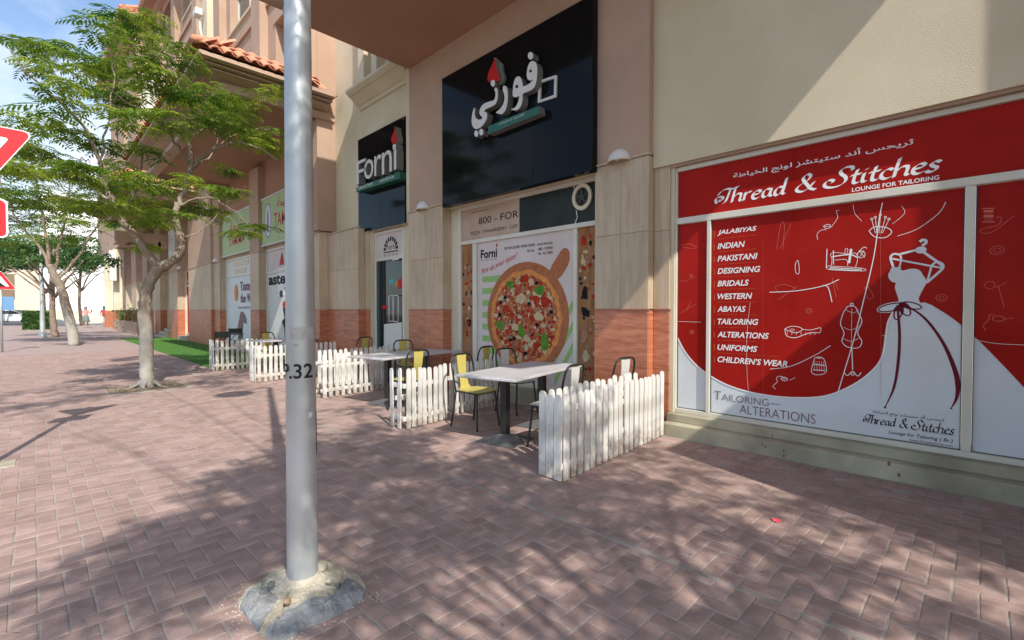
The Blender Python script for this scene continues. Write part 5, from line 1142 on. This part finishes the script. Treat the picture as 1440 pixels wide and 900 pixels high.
# --- feathery tree at the middle of the walkway
T1 = 11.1
t1 = thing('poinciana_tree', (1.5, T1, 0), 'feathery leaved tree with forked trunk and whitewashed base standing in front of the lawn', 'tree')
wd = MB(); lf = MB(); tr = MB()
base = at_z(208, 545); X0, Y0_ = base.x, base.y
Q = lambda px, py, dy=0: P3(px, py, Y0_+dy)
limb(tr, [(X0, Y0_, -.05), Q(207, 520), Q(206, 480), Q(203, 440), Q(206, 410), Q(218, 385), Q(232, 370)], .118, .086, 12, .012)
limb(tr, [Q(225, 380), Q(212, 362), Q(200, 345), Q(188, 328), Q(174, 314), Q(162, 296), Q(152, 270)], .075, .042, 9, .01)
limb(tr, [Q(226, 378), Q(240, 368), Q(252, 358), Q(256, 340), Q(250, 322), Q(247, 303), Q(250, 285)], .09, .052, 9, .012)
for k in range(5): a = k*1.3+.4; limb(tr, [(X0+.1*math.cos(a), Y0_+.1*math.sin(a), .12), (X0+.22*math.cos(a), Y0_+.22*math.sin(a), .03), (X0+.36*math.cos(a+.2), Y0_+.36*math.sin(a+.2), -.03)], .035, .015, 6, .01)
obj('trunk', tr, 'bark_painted', t1, smooth=True)
L1 = [([Q(250, 290), Q(262, 262, .1), Q(268, 235, .2), Q(266, 195, .3), Q(258, 150, .5), Q(242, 95, .8), Q(215, 55, 1)], .055, .014),
      ([Q(268, 240, .2), Q(280, 226, 0), Q(300, 212, -.2), Q(325, 203, -.5), Q(360, 205, -.8), Q(392, 228, -1)], .04, .008),
      ([Q(270, 236, .2), Q(292, 222, .3), Q(304, 200, .5), Q(303, 175, .7), Q(300, 155, .9)], .022, .007), ([Q(266, 232, .2), Q(250, 205, 0), Q(236, 180, -.3), Q(205, 160, -.5), Q(150, 125, -.8), Q(90, 80, -1)], .028, .006),
      ([Q(160, 292), Q(150, 262, 0), Q(140, 225, -.2), Q(120, 185, -.3), Q(85, 145, -.5), Q(40, 105, -.7), Q(15, 65, -.8)], .045, .007), ([Q(155, 280), Q(125, 262, .3), Q(90, 240, .5), Q(45, 222, .8), Q(5, 190, 1)], .03, .007),
      ([Q(163, 300), Q(150, 290, -.3), Q(115, 285, -.6), Q(70, 275, -1)], .025, .006), ([Q(174, 314), Q(180, 290, .3), Q(195, 262, .6), Q(200, 220, .8), Q(192, 170, 1)], .03, .007), ([Q(250, 290), Q(285, 278, -.3), Q(310, 285, -.5), Q(340, 305, -.6), Q(352, 326, -.7)], .022, .005),
      ([Q(247, 340), Q(270, 330, .1), Q(290, 318, .2), Q(325, 285, .3), Q(345, 262, .3)], .016, .005), ([Q(140, 225, -.2), Q(150, 180, 0), Q(160, 120, .2), Q(152, 70, .3), Q(135, 42, .3)], .02, .005), ([Q(266, 195, .3), Q(300, 170, .2), Q(345, 175, .1)], .016, .005), ([Q(256, 150, .5), Q(285, 125, .6), Q(330, 130, .7)], .014, .005), ([Q(300, 212, -.2), Q(335, 185, -.2), Q(375, 180, -.3), Q(395, 195, -.3)], .015, .005)]
for P, r0, r1 in L1: limb(wd, P, r0, r1, 7, .03, 4)
CL = [(20, 62, 26, 7), (45, 68, 34, 9), (75, 62, 34, 9), (105, 74, 38, 10), (135, 85, 34, 12), (60, 90, 34, 9), (120, 40, 20, 7), (150, 42, 18, 8), (175, 20, 26, 6), (205, 30, 26, 10), (215, 50, 26, 10), (195, 75, 40, 14), (165, 100, 44, 14), (215, 105, 44, 14), (250, 80, 34, 12), (285, 98, 30, 9), (110, 105, 40, 10), (75, 120, 36, 9), (150, 130, 44, 13), (200, 140, 48, 15), (250, 130, 46, 15), (295, 135, 46, 14), (335, 150, 40, 13), (320, 172, 46, 13), (365, 182, 30, 12), (385, 205, 18, 10), (230, 170, 40, 12), (180, 165, 46, 12), (285, 160, 40, 12), (110, 150, 36, 8), (60, 150, 22, 5), (350, 205, 34, 9), (375, 132, 18, 5),
      (150, 200, 30, 9), (30, 172, 36, 9), (75, 180, 40, 10), (120, 190, 36, 10), (20, 205, 34, 10), (70, 215, 46, 11), (120, 225, 46, 12), (165, 235, 40, 11), (30, 240, 40, 12), (85, 250, 50, 13), (140, 262, 50, 14), (195, 255, 44, 12), (240, 262, 40, 11), (285, 258, 34, 9), (325, 270, 24, 6), (210, 285, 56, 13), (160, 290, 50, 13), (262, 285, 44, 11), (300, 298, 26, 7), (100, 285, 50, 13), (40, 280, 50, 14), (190, 308, 40, 8), (240, 302, 36, 7), (340, 322, 30, 6), (362, 316, 20, 5), (320, 240, 14, 5), (215, 345, 14, 6), (190, 300, 30, 8), (205, 215, 30, 8)]
for cx_, cy_, rx_, ry_ in CL:
    dy = rt.uniform(-1.3, 1.6); c = P3(cx_, cy_, Y0_+dy); mpx = (Vector((c.x, c.y, c.z-EYE)).dot(_f))/FPX
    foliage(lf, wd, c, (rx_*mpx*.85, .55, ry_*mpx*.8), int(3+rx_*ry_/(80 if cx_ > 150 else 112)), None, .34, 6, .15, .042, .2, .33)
obj('branches', wd, 'bark', t1, smooth=True); tag(obj('foliage', lf, 'leaf_feather', t1, tints=True), kind='stuff')
structure('tree_pit', MB().box((X0-.58, Y0_-.42, -.03), (X0+.55, Y0_+.45, .004)), 'soil')
for k in range(70):
    pass
rk = MB()
for k in range(140):
    a = rt.uniform(0, 3.14); x, y = X0+rt.uniform(-.5, .48), Y0_+rt.uniform(-.38, .4); l = rt.uniform(.03, .12); rk.tube([(x, y, .012), (x+l*math.cos(a), y+l*math.sin(a), .012+rt.uniform(0, .03))], .006, 4)
tag(obj('leaf_litter', rk, 'bark'), 'dry twigs and pods lying in the tree pit at the forked trunk', 'litter', kind='stuff')
# --- second tree farther along
def plain_tree(name, label, trunk, limbs, clusters, leafm, r0, barkm='bark_far', group=None, ln=.5, pairs=7, pl=.12, pw=.05, dens=1., yel=.12):
    t = thing(name, tuple(trunk[0]), label, 'tree', group); tr = MB(); limb(tr, trunk, r0, r0*.6, 9, .02); obj('trunk', tr, barkm, t, smooth=True)
    w_ = MB(); l_ = MB()
    for P in limbs: limb(w_, P, r0*.36, r0*.08, 6, .05, 4)
    for c, rad in clusters: foliage(l_, w_, c, rad, int(max(3, dens*22*rad[0]*max(rad[2], .3))), None, ln, pairs, pl, pw, .3, yel)
    obj('branches', w_, 'bark_far', t, smooth=True); tag(obj('foliage', l_, leafm, t, tints=True), kind='stuff'); return t
T2 = 26.0; b2 = at_z(104, 486); T2 = b2.y
q = lambda px, py, dy=0: P3(px, py, T2+dy)
c2s = []
for cx_, cy_, rx_, ry_ in ((5, 185, 40, 10), (40, 205, 40, 12), (10, 235, 40, 16), (60, 235, 45, 14), (110, 245, 40, 14), (20, 270, 45, 16), (75, 272, 45, 16), (125, 285, 35, 14), (15, 305, 40, 16), (60, 305, 45, 14), (110, 315, 40, 12), (30, 330, 40, 12), (75, 335, 35, 10), (150, 265, 25, 10), (-30, 280, 40, 40), (-40, 220, 30, 20), (150, 320, 20, 8), (5, 345, 30, 10)):
    dy = rt.uniform(-2.5, 2.5); c = q(cx_, cy_, dy); mpx = Vector((c.x, c.y, c.z-EYE)).dot(_f)/FPX; c2s.append((c, (rx_*mpx, 1.1, ry_*mpx)))
plain_tree('poinciana_tree', 'feathery tree with pale leaning trunk left of the forked tree, farther off', [b2, q(100, 460), q(92, 430), q(86, 405), q(76, 388), q(70, 372)],
    [[q(72, 380), q(50, 340), q(20, 300), q(0, 250)], [q(76, 388), q(85, 340), q(95, 290), q(100, 250)], [q(80, 395), q(110, 360), q(135, 320), q(150, 280)], [q(70, 372), q(60, 310), q(50, 260), q(45, 210)]], c2s, 'leaf_feather', .19, 'bark_painted', None, .55, 6, .19, .06, 1.5)
# --- broad leaved trees behind
def round_tree(name, label, bx, by, h, rx, rz, rad, trunk_r, group=None, n=900, s=.22):
    t = thing(name, (bx, by, 0), label, 'tree', group); tr = MB(); top = (bx+rt.uniform(-.3, .3), by, h-rz*.6)
    limb(tr, [(bx, by, 0), (bx+rt.uniform(-.15, .15), by, h*.25), top], trunk_r, trunk_r*.6, 8, .03)
    for k in range(6): a = k*1.05; limb(tr, [(bx, by, h*.38), (bx+rx*.3*math.cos(a), by+rx*.3*math.sin(a), h*.55), (bx+rx*.75*math.cos(a), by+rx*.75*math.sin(a), h*.72)], trunk_r*.45, trunk_r*.12, 6, .05, 4)
    obj('trunk', tr, 'bark_far', t, smooth=True); l_ = MB(); cl = []
    for k in range(26):
        a = rt.uniform(0, 6.28); e = rt.uniform(-.5, 1); rr = math.sqrt(1-min(.95, abs(e))**2)*rt.uniform(.45, 1); cl.append((bx+rx*rr*math.cos(a), by+rx*rr*math.sin(a), h-rz+rz*e*.9, rt.uniform(.5, 1)*rad, rt.uniform(-.25, .25)))
    for i in range(n):
        c = cl[i % len(cl)]; u = Vector([rt.gauss(0, .5) for _ in range(3)]); p = Vector(c[:3])+u*c[3]*.8; p.z = p.z-(u.z*c[3]*.35); nrm = Vector([rt.uniform(-1, 1), rt.uniform(-1, 1), rt.uniform(0, 1.2)]).normalized(); a = nrm.orthogonal().normalized(); b = nrm.cross(a); z = s*rt.uniform(.6, 1.2)
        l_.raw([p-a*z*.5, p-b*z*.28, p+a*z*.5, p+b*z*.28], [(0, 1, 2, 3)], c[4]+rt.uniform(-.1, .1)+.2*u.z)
    tag(obj('foliage', l_, 'leaf_broad', t, tints=True), kind='stuff'); return t
p = at_z(71, 474); round_tree('ficus_tree', 'dark rounded tree on a painted slim trunk just right of the far lamp post', p.x+.2, p.y, 5.6, 2.8, 1.25, 1.0, .16, None, 5200, .17)
p = at_y(55, 455, 58); round_tree('ficus_tree', 'dark low crowned tree standing behind the square hedge', p.x+.4, 58, 7.6, 4.2, 1.9, 1.2, .2, None, 6500, .25)
p = at_y(10, 455, 66); round_tree('ficus_tree', 'dark tree at the far left edge behind the small warning sign', p.x-2, 66, 8.6, 5.4, 2.4, 1.5, .25, None, 6500, .32)
p = at_y(160, 400, 52); round_tree('ficus_tree', 'loose leafed tree before the big white wall, beside the arcade end', p.x-1.6, 60, 8.4, 3.4, 1.9, 1.1, .15, None, 2600, .28)
# --- the tall tree behind the camera whose broken shade falls over the paving
sh = thing('poinciana_tree', (.4, -3.4, 0), 'tall feathery tree standing on the walkway behind the viewer', 'tree'); tr = MB(); limb(tr, [(.4, -3.4, 0), (.45, -3.3, 1.2), (.35, -3.2, 2.4), (.6, -3.0, 3.2)], .2, .14, 10, .02); obj('trunk', tr, 'bark_painted', sh, smooth=True)
w_ = MB(); l_ = MB(); F0 = Vector((.6, -3.0, 3.2))
SC = []
def ground_spot(gx, gy, z, r, cnt): k = z/math.tan(SUN_EL); SC.append((gx-k*math.sin(SUN_AZ), gy-k*math.cos(SUN_AZ), z, r, cnt))
for gx, gy, z, r, cnt in ((.0, 3.3, 4.6, .45, 7), (.7, 3.7, 4.8, .5, 12), (1.3, 4.4, 5.0, .55, 18), (2.0, 4.8, 5.2, .55, 18), (2.6, 5.2, 5.4, .45, 8), (.5, 3.1, 4.6, .6, 16), (1.1, 3.5, 4.8, .6, 18), (1.8, 3.9, 5, .6, 20), (2.5, 4.2, 5, .6, 18), (3.1, 4.6, 5.2, .5, 7), (1.2, 2.7, 4.7, .6, 10), (1.9, 3.0, 4.8, .6, 15), (2.6, 3.3, 4.9, .6, 18), (3.2, 3.5, 5, .55, 10), (3.8, 3.9, 5.2, .5, 6), (1.5, 2.1, 4.6, .6, 8), (2.1, 2.2, 4.7, .6, 13), (2.7, 2.4, 4.8, .6, 16), (3.3, 2.6, 4.9, .6, 13), (3.9, 2.8, 5, .5, 6), (4.4, 2.3, 5, .45, 5), (2.0, 1.4, 4.6, .6, 9), (2.6, 1.6, 4.7, .6, 13), (3.2, 1.8, 4.8, .55, 9), (3.8, 1.9, 4.9, .5, 8), (2.3, .8, 4.6, .6, 9), (2.9, .9, 4.6, .6, 9), (3.5, 1.1, 4.7, .5, 5), (4.1, 1.0, 4.8, .5, 8), (3.2, .3, 4.6, .6, 9), (3.9, .3, 4.7, .55, 9), (4.4, .0, 4.7, .45, 6), (3.0, -.3, 4.6, .7, 9), (1.0, 1.9, 4.5, .5, 8), (3.4, 6.6, 6.4, .4, 4), (4.0, 7.1, 6.6, .4, 4), (2.3, 6.0, 6.0, .3, 3), (3.0, 5.4, 5.6, .35, 4), (4.6, .6, 4.7, .4, 3),
    (-.1, 10.2, 8.2, .6, 7), (.7, 10.6, 8.3, .7, 8), (1.5, 11.6, 8.4, .8, 9), (2.3, 11.2, 8.3, .8, 9), (3.1, 11.8, 8.4, .8, 9), (.4, 12.0, 8.6, .7, 8), (1.6, 13.0, 8.7, .8, 8), (2.6, 10.4, 8.2, .6, 6), (3.6, 12.8, 8.5, .7, 7), (-.4, 11.4, 8.4, .6, 6)):
    ground_spot(gx, gy, z, r, cnt)
for i, (x, y, z, r, cnt) in enumerate(SC):
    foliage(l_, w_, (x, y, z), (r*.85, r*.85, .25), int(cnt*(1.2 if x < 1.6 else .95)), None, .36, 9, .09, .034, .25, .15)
    if i % 3 == 0: m_ = F0.lerp(Vector((x, y, z)), .5)+Vector((0, 0, .35)); limb(w_, [F0+Vector((0, 0, -.1)), m_, (x, y, z-.05)], .035 if z < 6 else .016, .007 if z < 6 else .004, 6, .05, 4)
obj('branches', w_, 'bark', sh, smooth=True); tag(obj('foliage', l_, 'leaf_feather', sh, tints=True), kind='stuff')
# --- far avenue trees beyond
# ================================================================== FAR BACKGROUND
wb = thing('white_building', (12, 120, 0), 'large plain bright white building beyond the end of the arcade', 'building'); obj('wall', MB().box((1.5, 120, 0), (22, 140, 22)), 'sky_white_wall', wb); obj('parapet', MB().box((1.3, 119.8, 22), (22.2, 140, 22.6)), 'sky_white_wall', wb)
yb = thing('beige_building', (-8, 130, 0), 'low beige building with a square window at the far left', 'building'); obj('wall', MB().box((-30, 130, 0), (1.4, 145, 10)), 'beige_wall', yb)
for x in (-14, -6.5): obj('window', MB().box((x, 129.8, 3.6), (x+4.2, 129.98, 8.2)), 'soil', yb)
hb_ = thing('hoarding', (-6, 112, 0), 'blue hoarding behind the parked cars', 'fence'); 
for i in range(10): obj('panel', MB().bevbox((-24+i*2.2, 112, .3), (-24+i*2.2+2.17, 112.08, 3.6), .01), 'blue_hoarding', hb_)
gw = thing('garden_wall', (6, 100, 0), 'long low pale garden wall behind the two walking people', 'wall'); obj('wall', MB().bevbox((.5, 100, 0), (16, 100.3, 1.5), .02), 'beige_wall', gw)
def hedge(x0, x1, y0, y1, h, label):
    t = thing('hedge', ((x0+x1)/2, (y0+y1)/2, 0), label, 'hedge'); obj('stems', MB().bevbox((x0+.12, y0+.12, 0), (x1-.12, y1-.12, h-.1), .05), 'hedge_core', t); m = MB()
    for i in range(2600):
        f = rt.choice((0, 0, 0, 1, 2)); x, y, z = rt.uniform(x0, x1), rt.uniform(y0, y1), rt.uniform(.05, h)
        if f == 0: y = y0+rt.uniform(0, .12)
        elif f == 1: z = h-rt.uniform(0, .12)
        else: x = rt.choice((x0, x1))
        nrm = Vector([rt.uniform(-1, 1) for _ in range(3)]).normalized(); a = nrm.orthogonal()*.1; b = nrm.cross(a.normalized())*.06; p = Vector((x, y, z)); m.raw([p-a, p-b, p+a, p+b], [(0, 1, 2, 3)], rt.uniform(-.2, .3))
    tag(obj('foliage', m, 'leaf_broad', t, tints=True), kind='stuff')
p = at_z(33, 464); p2 = at_z(68, 463); hedge(p.x, p2.x, p.y, p.y+2, 1.35, 'square clipped hedge block behind the far lamp post')
# parked cars
def car(x, y, rz, paint, label):
    t = thing('parked_car', (0, 0, 0), label, 'car', 'cars parked in front of the blue hoarding'); prof = [(-2.2, .35), (-2.25, .75), (-2.05, .95), (-1.2, 1.02), (-.6, 1.42), (.7, 1.46), (1.45, 1.02), (2.15, .92), (2.25, .6), (2.2, .35)]
    m = MB(); n = len(prof); ins = [0, 0, .02, .04, .17, .17, .04, .02, 0, 0]
    Lp = [(x_, -.86+i_, z_) for (x_, z_), i_ in zip(prof, ins)]; Rp = [(x_, .86-i_, z_) for (x_, z_), i_ in zip(prof, ins)]
    m.raw(Lp+Rp, [tuple(range(n))[::-1], tuple(range(n, 2*n))]+[(i, (i+1) % n, n+(i+1) % n, n+i) for i in range(n)]); obj('body', m, paint, t)
    g_ = MB()
    for s in (-1, 1): g_.face([(-1.1, s*.835, 1.04), (1.3, s*.835, 1.04), (.65, s*.71, 1.40), (-.55, s*.71, 1.37)])
    g_.face([(-1.21, -.7, 1.035), (-1.21, .7, 1.035), (-.63, .6, 1.41), (-.63, -.6, 1.41)]); g_.face([(1.46, -.7, 1.04), (1.46, .7, 1.04), (.75, .6, 1.45), (.75, -.6, 1.45)]); obj('window', g_, 'cardark', t)
    for wx in (-1.4, 1.4):
        for s in (-1, 1):
            m = MB(); m.tube([(wx, s*.88, .33), (wx, s*.66, .33)], .33, 16); wl = obj('wheel', m, 'tyre', t); obj('rim', MB().tube([(wx, s*.89, .33), (wx, s*.87, .33)], .2, 12), 'aluminium', wl)
    for s in (-1, 1): obj('headlight', MB().bevbox((2.16, s*.6-.15, .68), (2.26, s*.6+.15, .82), .02), 'pale', t); obj('tail_light', MB().bevbox((-2.27, s*.65-.12, .72), (-2.2, s*.65+.12, .88), .02), 'signred', t)
    t.location = (x, y, 0); t.rotation_euler = (0, 0, rz); return t
cx_ = at_y(12, 445, 72).x; car(cx_-.2, 72, R(180), 'carwhite', 'white parked car nearest the square hedge at the left edge')
cx_ = at_y(40, 445, 84).x; car(cx_-.5, 84, R(180), 'cardark', 'dark parked car partly hidden behind the square hedge')
cx_ = at_y(30, 445, 98).x; car(cx_, 98, R(180), 'carwhite', 'white parked car beside the dark one, farthest from the camera')
# people
def person(x, y, face, h, pose, cols, label):
    """one skinned body with head, arms, hands with fingers; cols = (top, legs/skirt, hair long?)"""
    t = thing('person', (x, y, 0), label, 'person'); s = h/1.72
    V = []; E_ = []; Rr = []
    def v(p, r, pa=None):
        V.append((p[0]*s, p[1]*s, p[2]*s)); Rr.append(r*s)
        if pa is not None: E_.append((pa, len(V)-1))
        return len(V)-1
    pel = v((0, 0, .95), .135); wst = v((0, 0, 1.10), .115, pel); chs = v((.01, 0, 1.30), .145, wst); nk = v((.01, 0, 1.47), .055, chs); hd0 = v((.03, 0, 1.58), .085, nk); hd1 = v((.035, 0, 1.66), .075, hd0)
    for sd, st in ((-1, pose[0]), (1, pose[1])):
        hp = v((0, .09*sd, .90), .095, pel); kn = v((st*.5+.03, .10*sd, .50), .058, hp); an = v((st, .10*sd, .09), .036, kn); v((st+.14, .11*sd, .035), .03, an)
    hands = []
    for sd, (ex, ez, hx, hz, hy) in ((-1, pose[2]), (1, pose[3])):
        sh_ = v((0, .185*sd, 1.40), .052, chs); el = v((ex, .23*sd, ez), .038, sh_); wr = v((hx, (.24+hy)*sd, hz), .025, el); d = Vector((hx-ex, (hy+.01)*sd, hz-ez)).normalized(); pm = v((hx+d.x*.07, (.24+hy)*sd+d.y*.07, hz+d.z*.07), .030, wr); hands.append((pm, (hx, (.24+hy)*sd, hz), d, sd))
        for k in range(5):
            o_ = (k-2)*.017; ln_ = (.055, .08, .09, .085, .07)[k]; v((hx+d.x*(.07+ln_)+o_*(1 if abs(d.z) > .5 else 0), (.24+hy)*sd+d.y*.07-(.03*sd if k == 0 else 0), hz+d.z*(.07+ln_)+(o_ if abs(d.z) <= .5 else 0)), .009, pm)
    me = bpy.data.meshes.new('body'); me.from_pydata(V, E_, []); o = bpy.data.objects.new('body', me); C.objects.link(o)
    md = o.modifiers.new('s', 'SKIN'); sub = o.modifiers.new('d', 'SUBSURF'); sub.levels = 1; sub.render_levels = 1
    for i, sv in enumerate(me.skin_vertices[0].data): sv.radius = (Rr[i], Rr[i]); sv.use_root = i == 0
    dg = bpy.context.evaluated_depsgraph_get(); m2 = bpy.data.meshes.new_from_object(o.evaluated_get(dg)); bpy.data.objects.remove(o)
    for mt in ('skin', cols[0], cols[1]): m2.materials.append(MATS[mt])
    for pl_ in m2.polygons:
        c = pl_.center/s; pl_.use_smooth = True; top = .98 < c.z < 1.49 and abs(c.y) < .25 and (c.z > 1.2 or abs(c.y) < .2); pl_.material_index = 1 if top else (2 if c.z <= .98 and c.z > cols[3] and abs(c.y) < .2 else 0)
    M_ = Matrix.Translation((x, y, 0)) @ Matrix.Rotation(face, 4, 'Z'); m2.transform(M_); m2.name = 'body'; b = link('body', m2, None, t)
    hr = MB(); zz = 1.62*s
    prof = [(.02, .13), (.08, .115), (.105, .06), (.108, 0), (.095, -.06 if not cols[2] else -.08), (.10 if cols[2] else .06, -.1 if not cols[2] else -.3)]
    n = 14
    rg = [[(-.02*s+r_*s*math.cos(a)*1.05, r_*s*math.sin(a), zz+z_*s) for a in [math.pi*.28+math.pi*1.44*k/(n-1) for k in range(n)]] for r_, z_ in prof]
    for r0, r1 in zip(rg, rg[1:]):
        for k in range(n-1): hr.face([r0[k], r0[k+1], r1[k+1], r1[k]])
    hr.v = [M_ @ Vector(p_) for p_ in hr.v]; obj('hair', hr, 'hair', t, smooth=True)
    fc = MB()
    for sy in (-1, 1): fc.tube([(.108*s, sy*.03*s, 1.60*s), (.116*s, sy*.03*s, 1.60*s)], .009*s, 6)
    fc.tube([(.112*s, -.022*s, 1.535*s), (.114*s, .022*s, 1.535*s)], .006*s, 5); fc.v = [M_ @ Vector(p_) for p_ in fc.v]; obj('eyes_and_mouth', fc, 'hair', t)
    ns = MB().tube([(.10*s, 0, 1.60*s), (.135*s, 0, 1.565*s), (.112*s, 0, 1.56*s)], .012*s, 6); ns.v = [M_ @ Vector(p_) for p_ in ns.v]; obj('nose', ns, 'skin', t)
    return t, M_, s
PYd = 52.0
a = at_y(121, 455, PYd); tp, M_, s_ = person(a.x, PYd, R(-95), 1.68, (.05, -.08, (.05, 1.2, .22, 1.22, .05), (.08, 1.18, .26, 1.30, .12)), ('cloth_pink', 'cloth_green', True, .5), 'woman with long dark hair, pink top and green skirt, holding a phone out')
sk = MB().lathe([(.15, 1.02), (.19, .90), (.22, .7), (.26, .48), (.25, .47)], 0, 0, 18); sk.v = [M_ @ Vector(p_) for p_ in sk.v]; obj('skirt', sk, 'cloth_green', tp, smooth=True)
ph = MB().bevbox((a.x+.28, PYd-.36, 1.32), (a.x+.36, PYd-.34, 1.48), .004); tag(obj('phone', ph, 'cardark'), 'dark phone held out by the woman in the green skirt', 'phone')
a = at_y(147, 455, PYd+1); tp, M_, s_ = person(a.x, PYd+1, R(85), 1.76, (.16, -.12, (-.03, 1.12, .08, .92, -.02), (-.04, 1.12, .04, .9, -.02)), ('cloth_blue', 'cloth_white', False, .45), 'person in a dark blue shirt and pale shorts walking away beside the arcade')
bg_ = MB().bevbox((-.26, -.15, 1.02), (-.12, .15, 1.42), .03); bg_.v = [M_ @ Vector(p_) for p_ in bg_.v]; tag(obj('backpack', bg_, 'stopred'), 'dark red bag on the back of the person walking away', 'bag')
# small litter
fl3 = MB(); rq = random.Random(9)
for k in range(420):
    x, y = rq.uniform(-1, 5.1), rq.uniform(.6, 15)
    if k % 3 == 0: x = 5.1-rq.random()**2*.4
    a_ = rq.uniform(0, 6.28); l_3 = rq.uniform(.006, .022); c_, s_ = math.cos(a_)*l_3, math.sin(a_)*l_3; z_ = rq.uniform(.003, .008)
    fl3.raw([(x-c_, y-s_, .002), (x+s_*.35, y-c_*.35, z_), (x+c_, y+s_, .003), (x-s_*.35, y+c_*.35, z_)], [(0, 1, 2, 3)])
tag(obj('fallen_leaflets', fl3, 'bark'), 'tiny dry leaflets and specks scattered over the brick paving', 'litter', kind='stuff')
p = at_z(1092, 732, .004); m = MB(); m.raw([(p.x-.03, p.y-.02, .004), (p.x+.02, p.y-.03, .012), (p.x+.035, p.y+.01, .006), (p.x, p.y+.03, .018), (p.x-.03, p.y+.015, .006)], [(0, 1, 2, 3, 4)])
tag(obj('wrapper', m, 'litter'), 'small crumpled pink wrapper lying on the paving before the tailor window', 'litter')
p = at_z(115, 445); m = at_y(173, 470, 40); pb = thing('plant_tub', (m.x+.4, 41, 0), 'dark green potted plant at the far corner of the arcade', 'plant'); obj('pot', MB().lathe([(.28, 0), (.36, .5), (.33, .5), (.3, .4)], m.x+.4, 41, 14), 'alum_dark', pb)
lm = MB()
for i in range(500):
    u = Vector([rt.gauss(0, .3) for _ in range(3)]); q_ = Vector((m.x+.4, 41, 1.0))+u; nrm = Vector([rt.uniform(-1, 1) for _ in range(3)]).normalized(); a_ = nrm.orthogonal()*.09; b_ = nrm.cross(a_.normalized())*.04; lm.raw([q_-a_, q_-b_, q_+a_, q_+b_], [(0, 1, 2, 3)], rt.uniform(-.2, .2))
tag(obj('foliage', lm, 'leaf_broad', pb, tints=True), kind='stuff')
